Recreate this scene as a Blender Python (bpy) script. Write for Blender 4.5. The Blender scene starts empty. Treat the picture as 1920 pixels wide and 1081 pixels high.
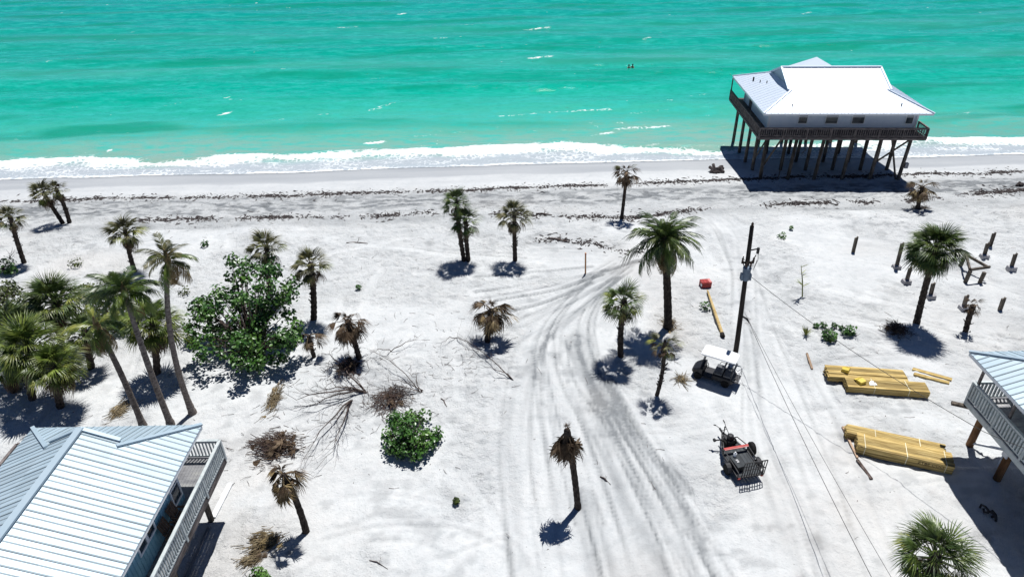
import bpy, math, random
import numpy as np
from mathutils import Vector, Matrix, Euler
rad = math.radians
R = random.Random(7)
NR = np.random.RandomState(7)
sc = bpy.context.scene
C = sc.collection

# ------------------------------------------------------------------ camera, sky, sun, exposure
F_PX, PITCH, ROLL, CAM_H = 1280.0, rad(32), rad(1.0), 25.0
cf = np.array([0, math.cos(PITCH), -math.sin(PITCH)])
_r0 = np.array([1.0, 0, 0]); _u0 = np.cross(_r0, cf)
cr = _r0 * math.cos(ROLL) - _u0 * math.sin(ROLL)
cu = _r0 * math.sin(ROLL) + _u0 * math.cos(ROLL)
cam = bpy.data.cameras.new('camera'); camo = bpy.data.objects.new('camera', cam); C.objects.link(camo)
cam.sensor_width = 36; cam.lens = 36 * F_PX / 1920; cam.clip_end = 9000; cam.clip_start = .5
camo.matrix_world = Matrix(((cr[0], cu[0], -cf[0], 0), (cr[1], cu[1], -cf[1], 0), (cr[2], cu[2], -cf[2], CAM_H), (0, 0, 0, 1)))
sc.camera = camo
SUN = Vector((.14, .36, 1)).normalized()
world = bpy.data.worlds.new('World'); sc.world = world; world.use_nodes = True
wn = world.node_tree.nodes; wl = world.node_tree.links
bgn = wn.get('Background') or wn.new('ShaderNodeBackground')
sky = wn.new('ShaderNodeTexSky'); sky.sky_type = 'NISHITA'; sky.sun_disc = False
sky.sun_elevation = math.asin(SUN.z); sky.sun_rotation = math.atan2(SUN.x, SUN.y)
sky.air_density = .4; sky.dust_density = 0.0; sky.ozone_density = 8.0
wl.new(sky.outputs[0], bgn.inputs[0]); bgn.inputs[1].default_value = .075
sun = bpy.data.lights.new('sun', 'SUN'); suno = bpy.data.objects.new('sun', sun); C.objects.link(suno)
sun.energy = 5.0; sun.angle = rad(.5); sun.color = (1, .985, .96)
suno.rotation_euler = SUN.to_track_quat('Z', 'Y').to_euler(); suno.location = (0, 0, 60)
sc.view_settings.view_transform = 'Standard'; sc.view_settings.look = 'None'
sc.view_settings.exposure = 0.16; sc.view_settings.gamma = 1; sc.view_settings.use_curve_mapping = False
sc.cycles.max_bounces = 6; sc.cycles.diffuse_bounces = 3

# ------------------------------------------------------------------ coordinates
def base_z(x, y):
    s = y - .02 * x
    return np.interp(s, [-50, 46, 50, 52, 55, 57.5, 60.5, 64.4, 70, 80, 100], [0, 0, -.06, -.2, -.34, -.42, -.58, -.9, -1.5, -2.5, -3.5])
def ray(px, py):
    return cf + cr * (px - 960) / F_PX - cu * (py - 540.5) / F_PX
def at(px, py, z=0.0):
    d = ray(px, py); t = (z - CAM_H) / d[2]
    return Vector((d[0] * t, d[1] * t, z))
def gp(px, py):
    z = 0.0
    for _ in range(4):
        p = at(px, py, z); z = float(base_z(p.x, p.y))
    return p
def aty(px, py, Y):
    d = ray(px, py); t = Y / d[1]
    return Vector((d[0] * t, Y, CAM_H + d[2] * t))
def mpp(p):
    """metres per full-size photo pixel at p"""
    return float(np.dot(np.array(p) - np.array([0, 0, CAM_H]), cf)) / F_PX

# ------------------------------------------------------------------ numpy noise
def vnoise(x, y, seed=0):
    x = np.asarray(x, float); y = np.asarray(y, float)
    xi = np.floor(x).astype(np.int64); yi = np.floor(y).astype(np.int64)
    xf = x - xi; yf = y - yi
    def h(a, b):
        n = (a * 374761393 + b * 668265263 + seed * 1274126177) & 0xffffffff
        n = ((n ^ (n >> 13)) * 1274126177) & 0xffffffff
        n = n ^ (n >> 16)
        return (n & 0xffff) / 65535.0
    u = xf * xf * (3 - 2 * xf); v = yf * yf * (3 - 2 * yf)
    a = h(xi, yi); b = h(xi + 1, yi); c = h(xi, yi + 1); d = h(xi + 1, yi + 1)
    return (a + (b - a) * u) * (1 - v) + (c + (d - c) * u) * v
def fbm(x, y, o=3, seed=0):
    t = 0; a = .5; n = 0
    for i in range(o):
        t = t + a * vnoise(x, y, seed + i * 17); n += a; a *= .5; x = x * 2.03 + 5.1; y = y * 2.03 + 1.7
    return t / n - .5
def sstep(a, b, x):
    t = np.clip((x - a) / (b - a), 0, 1); return t * t * (3 - 2 * t)

# ------------------------------------------------------------------ mesh helpers
class MB:
    def __init__(s): s.v = []; s.f = []
    def add(s, vs, fs):
        o = len(s.v); s.v += [tuple(v) for v in vs]; s.f += [tuple(i + o for i in f) for f in fs]
    def box(s, x0, y0, z0, x1, y1, z1):
        s.add([(x0, y0, z0), (x1, y0, z0), (x1, y1, z0), (x0, y1, z0), (x0, y0, z1), (x1, y0, z1), (x1, y1, z1), (x0, y1, z1)],
              [(3, 2, 1, 0), (4, 5, 6, 7), (0, 1, 5, 4), (1, 2, 6, 5), (2, 3, 7, 6), (3, 0, 4, 7)])
    def cbox(s, c, d): s.box(c[0] - d[0] / 2, c[1] - d[1] / 2, c[2] - d[2] / 2, c[0] + d[0] / 2, c[1] + d[1] / 2, c[2] + d[2] / 2)
    def beam(s, p0, p1, w, h, up=(0, 0, 1)):
        p0 = Vector(p0); p1 = Vector(p1); d = (p1 - p0).normalized(); up = Vector(up)
        if abs(d.dot(up)) > .98: up = Vector((0, 1, 0))
        a = d.cross(up).normalized() * (w / 2); b = a.cross(d).normalized() * (h / 2)
        vs = [p + i * a + j * b for p in (p0, p1) for i, j in ((-1, -1), (1, -1), (1, 1), (-1, 1))]
        s.add(vs, [(3, 2, 1, 0), (4, 5, 6, 7), (0, 1, 5, 4), (1, 2, 6, 5), (2, 3, 7, 6), (3, 0, 4, 7)])
    def tube(s, pts, rs, n=8, cap=True):
        pts = [Vector(p) for p in pts]
        if not hasattr(rs, '__len__'): rs = [rs] * len(pts)
        o = len(s.v); k = len(pts); prev = None
        for i, p in enumerate(pts):
            d = (pts[min(i + 1, k - 1)] - pts[max(i - 1, 0)]).normalized()
            if prev is None:
                a = d.orthogonal().normalized()
            else:
                a = (prev - d * prev.dot(d))
                a = a.normalized() if a.length > 1e-6 else d.orthogonal().normalized()
            prev = a; b = d.cross(a)
            for j in range(n):
                t = 2 * math.pi * j / n
                s.v.append(tuple(p + (a * math.cos(t) + b * math.sin(t)) * rs[i]))
        for i in range(k - 1):
            for j in range(n):
                s.f.append((o + i * n + j, o + i * n + (j + 1) % n, o + (i + 1) * n + (j + 1) % n, o + (i + 1) * n + j))
        if cap:
            s.f.append(tuple(o + j for j in reversed(range(n)))); s.f.append(tuple(o + (k - 1) * n + j for j in range(n)))
    def lathe(s, prof, c=(0, 0, 0), n=16, axis='Z'):
        """prof: (radius, along axis)"""
        o = len(s.v)
        for r, h in prof:
            for j in range(n):
                t = 2 * math.pi * j / n; a, b = r * math.cos(t), r * math.sin(t)
                p = (a, b, h) if axis == 'Z' else ((a, h, b) if axis == 'Y' else (h, a, b))
                s.v.append((c[0] + p[0], c[1] + p[1], c[2] + p[2]))
        for i in range(len(prof) - 1):
            for j in range(n):
                s.f.append((o + i * n + j, o + i * n + (j + 1) % n, o + (i + 1) * n + (j + 1) % n, o + (i + 1) * n + j))
        s.f.append(tuple(o + j for j in reversed(range(n)))); s.f.append(tuple(o + (len(prof) - 1) * n + j for j in range(n)))
    def prism(s, poly, t):
        """3D polygon extruded by vector t"""
        n = len(poly); t = Vector(t)
        s.add([Vector(p) for p in poly] + [Vector(p) + t for p in poly],
              [tuple(range(n - 1, -1, -1)), tuple(range(n, 2 * n))] + [(i, (i + 1) % n, n + (i + 1) % n, n + i) for i in range(n)])
    def mesh(s, name, mat=None, smooth=False):
        me = bpy.data.meshes.new(name); me.from_pydata(s.v, [], s.f); me.validate(); me.update()
        if mat: me.materials.append(mat)
        if smooth:
            me.polygons.foreach_set('use_smooth', [True] * len(me.polygons))
        return me

def tag(o, label=None, cat=None, group=None, kind=None):
    if label: o['label'] = label
    if cat: o['category'] = cat
    if group: o['group'] = group
    if kind: o['kind'] = kind
    return o
def link(name, data, parent=None, M=None):
    o = bpy.data.objects.new(name, data); C.objects.link(o)
    if parent is not None: o.parent = parent
    if M is not None: o.matrix_local = M
    return o
def obj(name, mb, mat, parent=None, smooth=False, M=None, kind=None, bevel=0):
    o = link(name, mb.mesh(name, mat, smooth), parent, M)
    if kind: o['kind'] = kind
    if bevel:
        m = o.modifiers.new('bevel', 'BEVEL'); m.width = bevel; m.segments = 2; m.limit_method = 'ANGLE'
    return o
def thing(name, label, cat, loc=(0, 0, 0), rz=0, group=None, M=None):
    o = bpy.data.objects.new(name, None); C.objects.link(o); o.empty_display_size = .2
    if M is not None: o.matrix_world = M
    else: o.location = loc; o.rotation_euler = (0, 0, rz)
    return tag(o, label, cat, group)
def rotz(a): return Matrix.Rotation(a, 4, 'Z')
def tr(x, y, z): return Matrix.Translation((x, y, z))

# ------------------------------------------------------------------ materials
def new_mat(name):
    m = bpy.data.materials.new(name); m.use_nodes = True
    nt = m.node_tree; return m, nt, nt.nodes['Principled BSDF']
def N(nt, t, **kw):
    n = nt.nodes.new(t)
    for k, v in kw.items():
        if k.startswith('i_'): n.inputs[k[2:]].default_value = v
        else: setattr(n, k, v)
    return n
def ramp(nt, fac, stops):
    r = nt.nodes.new('ShaderNodeValToRGB'); e = r.color_ramp.elements
    while len(e) < len(stops): e.new(.5)
    for el, (p, c) in zip(e, stops): el.position = p; el.color = (*c, 1) if len(c) == 3 else c
    nt.links.new(fac, r.inputs[0]); return r.outputs[0]
def mixc(nt, fac, a, b, mode='MIX'):
    n = nt.nodes.new('ShaderNodeMix'); n.data_type = 'RGBA'; n.blend_type = mode
    for sock, v in ((n.inputs['Factor'], fac), (n.inputs['A'], a), (n.inputs['B'], b)):
        if hasattr(v, 'is_linked'): nt.links.new(v, sock)
        elif hasattr(v, '__len__'): sock.default_value = (*v, 1) if len(v) == 3 else v
        else: sock.default_value = v
    # Mix node has several A/B sockets; use the colour ones
    return n.outputs['Result']
def _fixmix():
    pass
def mixc(nt, fac, a, b, mode='MIX'):
    n = nt.nodes.new('ShaderNodeMixRGB'); n.blend_type = mode
    for sock, v in zip(n.inputs, (fac, a, b)):
        if isinstance(v, bpy.types.NodeSocket): nt.links.new(v, sock)
        elif hasattr(v, '__len__'): sock.default_value = (*v, 1) if len(v) == 3 else v
        else: sock.default_value = v
    return n.outputs[0]
def math_(nt, op, a, b=None, clamp=False):
    n = nt.nodes.new('ShaderNodeMath'); n.operation = op; n.use_clamp = clamp
    for sock, v in zip(n.inputs, (a, b)):
        if v is None: continue
        if isinstance(v, bpy.types.NodeSocket): nt.links.new(v, sock)
        else: sock.default_value = v
    return n.outputs[0]
def coords(nt, scale=(1, 1, 1), rnd=False):
    tc = nt.nodes.new('ShaderNodeTexCoord'); mp = nt.nodes.new('ShaderNodeMapping')
    mp.inputs['Scale'].default_value = scale
    nt.links.new(tc.outputs['Object'], mp.inputs[0])
    if rnd:
        oi = nt.nodes.new('ShaderNodeObjectInfo'); v = nt.nodes.new('ShaderNodeVectorMath'); v.operation = 'ADD'
        s = nt.nodes.new('ShaderNodeVectorMath'); s.operation = 'SCALE'; s.inputs['Scale'].default_value = 50
        cmb = nt.nodes.new('ShaderNodeCombineXYZ')
        for i in range(3): nt.links.new(oi.outputs['Random'], cmb.inputs[i])
        nt.links.new(cmb.outputs[0], s.inputs[0]); nt.links.new(mp.outputs[0], v.inputs[0]); nt.links.new(s.outputs[0], v.inputs[1])
        return v.outputs[0]
    return mp.outputs[0]
def noise(nt, vec, scale, detail=4, rough=.6):
    n = N(nt, 'ShaderNodeTexNoise'); n.inputs['Scale'].default_value = scale; n.inputs['Detail'].default_value = detail; n.inputs['Roughness'].default_value = rough
    nt.links.new(vec, n.inputs['Vector']); return n.outputs[0]
def bump(nt, h, strength, dist, b, normal=None):
    n = N(nt, 'ShaderNodeBump'); n.inputs['Strength'].default_value = strength; n.inputs['Distance'].default_value = dist
    nt.links.new(h, n.inputs['Height'])
    if normal: nt.links.new(normal, n.inputs['Normal'])
    if b is not None: nt.links.new(n.outputs[0], b.inputs['Normal'])
    return n.outputs[0]
def attr(nt, name):
    a = N(nt, 'ShaderNodeAttribute'); a.attribute_name = name; return a.outputs['Fac']

def simple(name, stops, scale=3, stretch=(1, 1, 1), rough=.7, bmp=.2, bdist=.02, spec=.3, metal=0, rvar=.25, detail=5):
    """noise-coloured material with a per-object brightness shift"""
    m, nt, b = new_mat(name)
    v = coords(nt, stretch, True)
    n = noise(nt, v, scale, detail)
    k = len(stops); lo, hi = .3, .7
    col = ramp(nt, n, [(lo + (hi - lo) * i / max(1, k - 1), c) for i, c in enumerate(stops)])
    if rvar:
        oi = N(nt, 'ShaderNodeObjectInfo')
        f = math_(nt, 'MULTIPLY_ADD', oi.outputs['Random'], rvar * 2); f.node.inputs[2].default_value = 1 - rvar
        hv = N(nt, 'ShaderNodeHueSaturation'); nt.links.new(col, hv.inputs['Color']); nt.links.new(f, hv.inputs['Value']); col = hv.outputs[0]
    nt.links.new(col, b.inputs['Base Color'])
    b.inputs['Roughness'].default_value = rough; b.inputs['Specular IOR Level'].default_value = spec; b.inputs['Metallic'].default_value = metal
    if bmp: bump(nt, n, bmp, bdist, b)
    return m
M = {}
M['frond'] = simple('palm_frond_green', [(.022, .045, .01), (.055, .09, .018), (.12, .145, .035)], 2.2, rough=.42, bmp=0, spec=.5, rvar=.4)
M['frond_yellow'] = simple('palm_frond_yellowing', [(.06, .095, .012), (.16, .19, .03), (.3, .29, .07)], 2.5, rough=.42, bmp=0, spec=.5, rvar=.35)
M['frond_lime'] = simple('coconut_frond_lime', [(.05, .1, .012), (.11, .17, .02), (.2, .23, .04)], 1.5, rough=.4, bmp=0, spec=.5, rvar=.3)
M['frond_olive'] = simple('palm_frond_olive', [(.035, .045, .012), (.085, .085, .028), (.19, .165, .07)], 2.2, rough=.5, bmp=0, spec=.4, rvar=.4)
M['frond_dead'] = simple('dead_frond_brown', [(.03, .019, .012), (.09, .062, .04), (.21, .16, .11)], 2.5, rough=.8, bmp=0, spec=.1, rvar=.45)
M['frond_tan'] = simple('dead_frond_tan', [(.08, .055, .025), (.2, .145, .07), (.33, .26, .15)], 2.5, rough=.8, bmp=0, spec=.1, rvar=.35)
M['bark'] = simple('palm_bark', [(.012, .009, .008), (.05, .04, .034), (.1, .08, .065)], 9, (1, 1, .5), .9, .9, .05, .1)
M['bark_grey'] = simple('coconut_bark', [(.06, .05, .045), (.16, .135, .12), (.25, .22, .2)], 5, (1, 1, 2.5), .9, .6, .03, .1)
M['twig'] = simple('dead_wood', [(.03, .022, .02), (.09, .068, .06), (.19, .155, .14)], 4, (1, 1, 1), .9, .4, .02, .1)
M['leaf'] = simple('sea_grape_leaf', [(.016, .055, .008), (.045, .125, .018), (.12, .23, .04)], .9, rough=.38, bmp=0, spec=.5, rvar=.1, detail=8)
M['frond_bright'] = simple('palm_frond_bright', [(.03, .065, .008), (.09, .135, .02), (.22, .26, .05)], 2.0, rough=.42, bmp=0, spec=.5, rvar=.4)
M['leaf_olive'] = simple('shrub_leaf_olive', [(.025, .045, .008), (.06, .085, .014), (.13, .15, .03)], 1.3, rough=.45, bmp=0, spec=.4, rvar=.2, detail=8)
M['piling'] = simple('weathered_piling', [(.035, .03, .026), (.1, .085, .07), (.2, .17, .14)], 5, (1, 1, .25), .9, .5, .02, .1)
M['piling_brown'] = simple('brown_piling', [(.07, .032, .014), (.14, .07, .032), (.22, .12, .06)], 5, (1, 1, .25), .85, .5, .02, .15)
M['deckdark'] = simple('weathered_deck_wood', [(.06, .052, .05), (.145, .125, .12), (.24, .21, .2)], 5, (.4, 1, 1), .9, .3, .01, .1)
M['lumber'] = simple('treated_lumber', [(.2, .135, .045), (.42, .3, .11), (.56, .44, .2)], 4, (.25, 3, 3), .75, .2, .006, .2, rvar=.42)
M['timber'] = simple('yellow_timber', [(.26, .17, .06), (.45, .33, .15), (.55, .43, .24)], 4, (.4, 2, 2), .8, .2, .01, .15)
M['yellow_wrap'] = simple('yellow_wrap', [(.6, .45, .06), (.68, .52, .09)], 3, rough=.5, bmp=.1)
M['strap'] = simple('pale_strap', [(.62, .58, .4), (.7, .66, .5)], 9, rough=.5, bmp=0)
M['ink'] = simple('dark_ink', [(.03, .02, .015), (.05, .03, .02)], 9, rough=.8, bmp=0)
M['roof'] = simple('metal_roof', [(.36, .46, .53), (.42, .51, .57)], .8, rough=.42, bmp=.05, bdist=.01, spec=.35, metal=.15, rvar=.09)
M['roof_white'] = simple('white_metal_roof', [(.62, .7, .8), (.67, .74, .83)], .6, rough=.42, bmp=.03, bdist=.01, spec=.5, metal=.2, rvar=0)
M['roof_seam'] = simple('roof_seam_shade', [(.22, .28, .31), (.28, .34, .37)], 1.5, rough=.6, bmp=0, metal=.0, rvar=.1)  # seam metal darker than the panels: the ribs' shadow is put into its colour
M['gable'] = simple('gable_siding', [(.3, .36, .42), (.36, .42, .48)], 2, rough=.7, bmp=.1)
M['siding'] = simple('pale_blue_siding', [(.68, .75, .82), (.75, .8, .86)], 2, rough=.65, bmp=.08, rvar=.04)
M['siding_blue'] = simple('steel_blue_siding', [(.17, .36, .46), (.24, .44, .54)], 2, rough=.65, bmp=.1, rvar=.05)
M['teal'] = simple('teal_siding', [(.02, .36, .34), (.04, .44, .41)], 2, rough=.6, bmp=.08, rvar=.05)
M['trim'] = simple('white_trim', [(.7, .72, .74), (.8, .81, .82)], 3, rough=.55, bmp=.05, rvar=.03)
M['rail'] = simple('grey_painted_railing', [(.36, .41, .42), (.5, .54, .54), (.58, .61, .61)], 4, rough=.7, bmp=.1, bdist=.005, rvar=.12)
M['deck'] = simple('grey_deck_boards', [(.16, .16, .17), (.26, .26, .27), (.34, .34, .33)], 4, (1, .3, 1), .85, .2, .01, .15)
M['concrete'] = simple('concrete_footing', [(.24, .23, .23), (.33, .32, .33), (.4, .39, .4)], 5, rough=.9, bmp=.4, bdist=.02)
M['pole'] = simple('creosote_pole', [(.008, .007, .007), (.025, .021, .019), (.05, .042, .036)], 6, (1, 1, .15), .85, .4, .01, .2)
M['steelgrey'] = simple('transformer_grey', [(.12, .17, .24), (.18, .24, .31)], 3, rough=.5, bmp=.05, metal=.2)
M['porcelain'] = simple('insulator_brown', [(.05, .03, .02), (.09, .05, .03)], 3, rough=.25, bmp=0)
M['cable'] = simple('black_cable', [(.015, .015, .016), (.03, .03, .03)], 3, rough=.6, bmp=0)
M['black'] = simple('black_plastic', [(.007, .007, .009), (.014, .014, .018)], 6, rough=.45, bmp=.1, bdist=.004, spec=.4, rvar=.15)
M['rubber'] = simple('tyre_rubber', [(.008, .008, .008), (.02, .02, .02)], 8, rough=.85, bmp=.2, bdist=.005, spec=.15)
M['vinyl'] = simple('grey_vinyl_seat', [(.07, .075, .085), (.11, .115, .125)], 5, rough=.5, bmp=.15, bdist=.006)
M['white'] = simple('white_moulded_top', [(.76, .77, .78), (.82, .83, .84)], 2, rough=.35, bmp=.04)
M['steel'] = simple('bare_steel', [(.3, .3, .31), (.45, .45, .46)], 4, rough=.4, bmp=.05, metal=.8)
M['blacksteel'] = simple('black_painted_steel', [(.01, .01, .012), (.025, .025, .03)], 6, rough=.5, bmp=.1, bdist=.003)
M['trailerdeck'] = simple('dark_trailer_planks', [(.035, .04, .045), (.07, .078, .085)], 5, (1, .2, 1), .8, .2, .005)
M['red'] = simple('red_paint', [(.3, .03, .028), (.45, .06, .055)], 3, rough=.5, bmp=.05)
M['pink'] = simple('faded_red_paint', [(.5, .16, .15), (.6, .24, .22)], 3, rough=.6, bmp=.05)
M['orange'] = simple('orange_stake', [(.5, .24, .1), (.62, .34, .17)], 5, (1, 1, .3), .8, .2, .005)
M['plank_pink'] = simple('pale_brown_plank', [(.3, .2, .13), (.45, .33, .24)], 5, rough=.85, bmp=.2, bdist=.005)
M['weed'] = simple('dry_seaweed', [(.022, .018, .018), (.055, .045, .044), (.115, .098, .094)], 5, rough=.9, bmp=0, rvar=0)
M['redbrush'] = simple('reddish_dead_brush', [(.025, .015, .013), (.065, .042, .034), (.12, .085, .065)], 3, rough=.9, bmp=0, rvar=.15)
M['straw'] = simple('straw_debris', [(.06, .045, .026), (.15, .115, .065), (.27, .22, .14)], 3, rough=.9, bmp=0, rvar=.15)
M['skin'] = simple('skin', [(.42, .24, .16), (.48, .29, .2)], 5, rough=.6, bmp=0)
M['hair'] = simple('dark_hair', [(.015, .01, .008), (.03, .02, .015)], 9, rough=.7, bmp=0)
M['chairwood'] = simple('brown_chair_wood', [(.07, .04, .027), (.13, .085, .06)], 5, rough=.6, bmp=.1)

def glass_mat():
    m, nt, b = new_mat('window_glass')
    v = coords(nt, (1, 1, 1), True)
    nt.links.new(ramp(nt, noise(nt, v, .7, 2), [(.3, (.012, .02, .03)), (.7, (.05, .075, .095))]), b.inputs['Base Color'])
    b.inputs['Roughness'].default_value = .08; b.inputs['Specular IOR Level'].default_value = .6
    return m
M['glass'] = glass_mat()

def sand_mat():
    m, nt, b = new_mat('white_sand')
    v = coords(nt)
    n1 = noise(nt, v, .35, 5); n2 = noise(nt, v, 2.2, 6, .65); n3 = noise(nt, v, 14, 4, .7)
    col = ramp(nt, n1, [(.3, (.51, .53, .54)), (.5, (.575, .592, .595)), (.7, (.63, .64, .635))])
    col = mixc(nt, .5, col, ramp(nt, n2, [(.32, (.45, .47, .48)), (.47, (.585, .6, .602)), (.7, (.66, .655, .65))]))
    # specks of shell and litter
    sp = ramp(nt, n3, [(.56, (0, 0, 0)), (.72, (1, 1, 1))])
    col = mixc(nt, math_(nt, 'MULTIPLY', sp, .26), col, (.25, .24, .25))
    g = attr(nt, 'grey')
    gn = math_(nt, 'MULTIPLY', g, math_(nt, 'MULTIPLY_ADD', n2, 1.0), True)
    gn.node.inputs[1].links[0].from_node.inputs[2].default_value = .5
    col = mixc(nt, gn, col, (.2, .212, .222))
    lt = attr(nt, 'tan')
    col = mixc(nt, math_(nt, 'MULTIPLY', lt, .6), col, (.46, .4, .34))
    w = attr(nt, 'damp')
    col = mixc(nt, w, col, (.33, .345, .36))
    nt.links.new(col, b.inputs['Base Color'])
    rr = math_(nt, 'MULTIPLY_ADD', w, -.45); rr.node.inputs[2].default_value = .92
    nt.links.new(rr, b.inputs['Roughness']); b.inputs['Specular IOR Level'].default_value = .25
    keep = math_(nt, 'SUBTRACT', 1.0, math_(nt, 'MULTIPLY', w, .9), True)
    n4 = noise(nt, v, 5.5, 5, .65)
    h = math_(nt, 'ADD', math_(nt, 'ADD', math_(nt, 'MULTIPLY', n2, 1.0), math_(nt, 'MULTIPLY', n3, .3)), math_(nt, 'MULTIPLY', n4, .65))
    rgh = math_(nt, 'MULTIPLY_ADD', attr(nt, 'rough'), .8); rgh.node.inputs[2].default_value = .2
    h = math_(nt, 'MULTIPLY', h, math_(nt, 'MULTIPLY', keep, rgh))
    bump(nt, h, .85, .24, b)
    return m
M['sand'] = sand_mat()

def sea_mat():
    m, nt, b = new_mat('emerald_sea')
    v = coords(nt); vs = coords(nt, (.35, 1, 1)); vl = coords(nt, (.12, 1, 1))
    t = attr(nt, 'tint')
    col = ramp(nt, t, [(0, (.24, .38, .32)), (.1, (.055, .41, .31)), (.28, (.0, .38, .265)), (.5, (.0, .325, .24)), (.75, (.0, .295, .255)), (1, (.0, .245, .245))])
    nl = noise(nt, vl, .16, 5); nm = noise(nt, vs, .9, 7, .72); nf = noise(nt, coords(nt, (.5, 1, 1)), 2.6, 5, .7)
    col = mixc(nt, ramp(nt, nl, [(.42, (0, 0, 0)), (.62, (.4, .4, .4))]), col, (.0, .33, .25))
    col = mixc(nt, ramp(nt, nm, [(.47, (0, 0, 0)), (.64, (.75, .75, .75))]), col, (.035, .45, .38))
    col = mixc(nt, math_(nt, 'MULTIPLY', ramp(nt, nf, [(.34, (.6, .6, .6)), (.5, (0, 0, 0))]), math_(nt, 'MULTIPLY', t, 3.0, True)), col, (.0, .2, .165))
    col = mixc(nt, math_(nt, 'MULTIPLY', attr(nt, 'swell'), .75), col, (.0, .25, .15))
    bar = attr(nt, 'bar')
    col = mixc(nt, math_(nt, 'MULTIPLY', bar, .55), col, (.085, .36, .3))
    # foam
    f = attr(nt, 'foam')
    vo = N(nt, 'ShaderNodeTexVoronoi'); vo.feature = 'DISTANCE_TO_EDGE'; vo.inputs['Scale'].default_value = 1.6
    wv = N(nt, 'ShaderNodeVectorMath'); wv.operation = 'ADD'
    nn = N(nt, 'ShaderNodeTexNoise'); nn.inputs['Scale'].default_value = 1.3; nn.inputs['Detail'].default_value = 4; nt.links.new(v, nn.inputs['Vector'])
    sc_ = N(nt, 'ShaderNodeVectorMath'); sc_.operation = 'SCALE'; sc_.inputs['Scale'].default_value = 1.1
    nt.links.new(nn.outputs['Color'], sc_.inputs[0]); nt.links.new(v, wv.inputs[0]); nt.links.new(sc_.outputs[0], wv.inputs[1]); nt.links.new(wv.outputs[0], vo.inputs['Vector'])
    lace = math_(nt, 'SUBTRACT', 1.0, math_(nt, 'MULTIPLY', vo.outputs['Distance'], 3.2), True)
    fn = noise(nt, vs, 2.4, 6, .7)
    k = math_(nt, 'ADD', math_(nt, 'MULTIPLY', lace, .35), math_(nt, 'MULTIPLY', fn, .65))
    thr = math_(nt, 'SUBTRACT', 1.0, math_(nt, 'MULTIPLY', f, 1.0))
    d = math_(nt, 'SUBTRACT', k, thr)
    fm = math_(nt, 'MULTIPLY', d, 3.2, True)
    film = attr(nt, 'film')
    col = mixc(nt, film, col, (.42, .45, .49))
    col = mixc(nt, fm, col, (.8, .82, .82))
    nt.links.new(col, b.inputs['Base Color'])
    rg = math_(nt, 'MULTIPLY_ADD', fm, .6); rg.node.inputs[2].default_value = .16
    nt.links.new(rg, b.inputs['Roughness']); b.inputs['IOR'].default_value = 1.33; b.inputs['Specular IOR Level'].default_value = .3
    h = math_(nt, 'ADD', math_(nt, 'MULTIPLY', nm, .7), math_(nt, 'MULTIPLY', nf, .4))
    bump(nt, h, .55, .22, b)
    return m
M['sea'] = sea_mat()

# ------------------------------------------------------------------ ground
xs = np.concatenate([[-900, -400, -200, -120, -90, -75, -66, -60], np.arange(-57, 57.01, .125), [60, 66, 75, 90, 120, 200, 400, 900]])
ys = np.concatenate([[-900, -400, -200, -100, -50, -20, -5, 4, 9], np.arange(12.5, 67.01, .125), [69, 72, 78, 90, 110]])
X, Y = np.meshgrid(xs, ys)
inner = (np.abs(X) < 58) & (Y > 11) & (Y < 68)
G = base_z(X, Y)
shs = Y - .02 * X
upland = 1 - sstep(50, 58, shs)
rough = .3 + 1.2 * sstep(-.1, .14, fbm(X / 6, Y / 6, 4, 5))
rough = np.where(shs > 51, .9, rough); rough = rough * (1 - sstep(58.3, 60, shs)) + .0
lump = fbm(X / 7, Y / 7, 3, 11) * .34 * upland + fbm(X / 2.2, Y / 2.2, 3, 23) * .13 * (upland * .8 + .1)
fine = fbm(X / .8, Y / .8, 3, 31) * .185 * rough + fbm(X / .35, Y / .35, 2, 41) * .1 * rough
grey = .1 * sstep(.02, .2, fbm(X / 4, Y / 4, 4, 51)) + .34 * sstep(.04, .28, fbm(X / .8, Y / .6, 3, 57)) * upland * (.3 + .7 * sstep(-.1, .15, fbm(X / 6, Y / 6, 3, 58)))  # grey mottling paints in the shading of trampled relief, besides litter
tanm = .4 * sstep(.1, .28, fbm(X / 11, Y / 11, 3, 61)) * upland
for (px, py, r, a) in [(420, 960, 5, .7), (1660, 1000, 5, .6), (230, 700, 4, .35), (1800, 640, 5, .4), (1640, 900, 3, .4)]:
    p = gp(px, py); tanm += a * np.exp(-((X - p.x) ** 2 + (Y - p.y) ** 2) / r ** 2) * (.5 + fbm(X / 2, Y / 2, 3, 67))
H = np.zeros_like(X)
def local(px0, px1, py0, py1): return slice(py0, py1), slice(px0, px1)
def stamp(pts, half, fn):
    """fn(signed distance, arc length, X, Y, window) for a polyline in world space"""
    acc = None; L = 0
    pts = [Vector((p[0], p[1])) for p in pts]
    x0 = min(p.x for p in pts) - half; x1 = max(p.x for p in pts) + half; y0 = min(p.y for p in pts) - half; y1 = max(p.y for p in pts) + half
    i0, i1 = np.searchsorted(xs, [x0, x1]); j0, j1 = np.searchsorted(ys, [y0, y1])
    if i1 <= i0 or j1 <= j0: return
    xx = X[j0:j1, i0:i1]; yy = Y[j0:j1, i0:i1]
    bd = np.full(xx.shape, 1e9); sd = np.zeros(xx.shape); sl = np.zeros(xx.shape)
    for a, b in zip(pts[:-1], pts[1:]):
        d = b - a; l = d.length
        if l < 1e-6: continue
        d = d / l
        t = np.clip((xx - a.x) * d.x + (yy - a.y) * d.y, 0, l)
        qx = xx - (a.x + d.x * t); qy = yy - (a.y + d.y * t)
        dist = np.hypot(qx, qy); s = np.sign(d.x * qy - d.y * qx)
        m = dist < bd
        bd[m] = dist[m]; sd[m] = (dist * s)[m]; sl[m] = (L + t)[m]; L += l
    fn(sd, sl, (slice(j0, j1), slice(i0, i1)))
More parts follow.
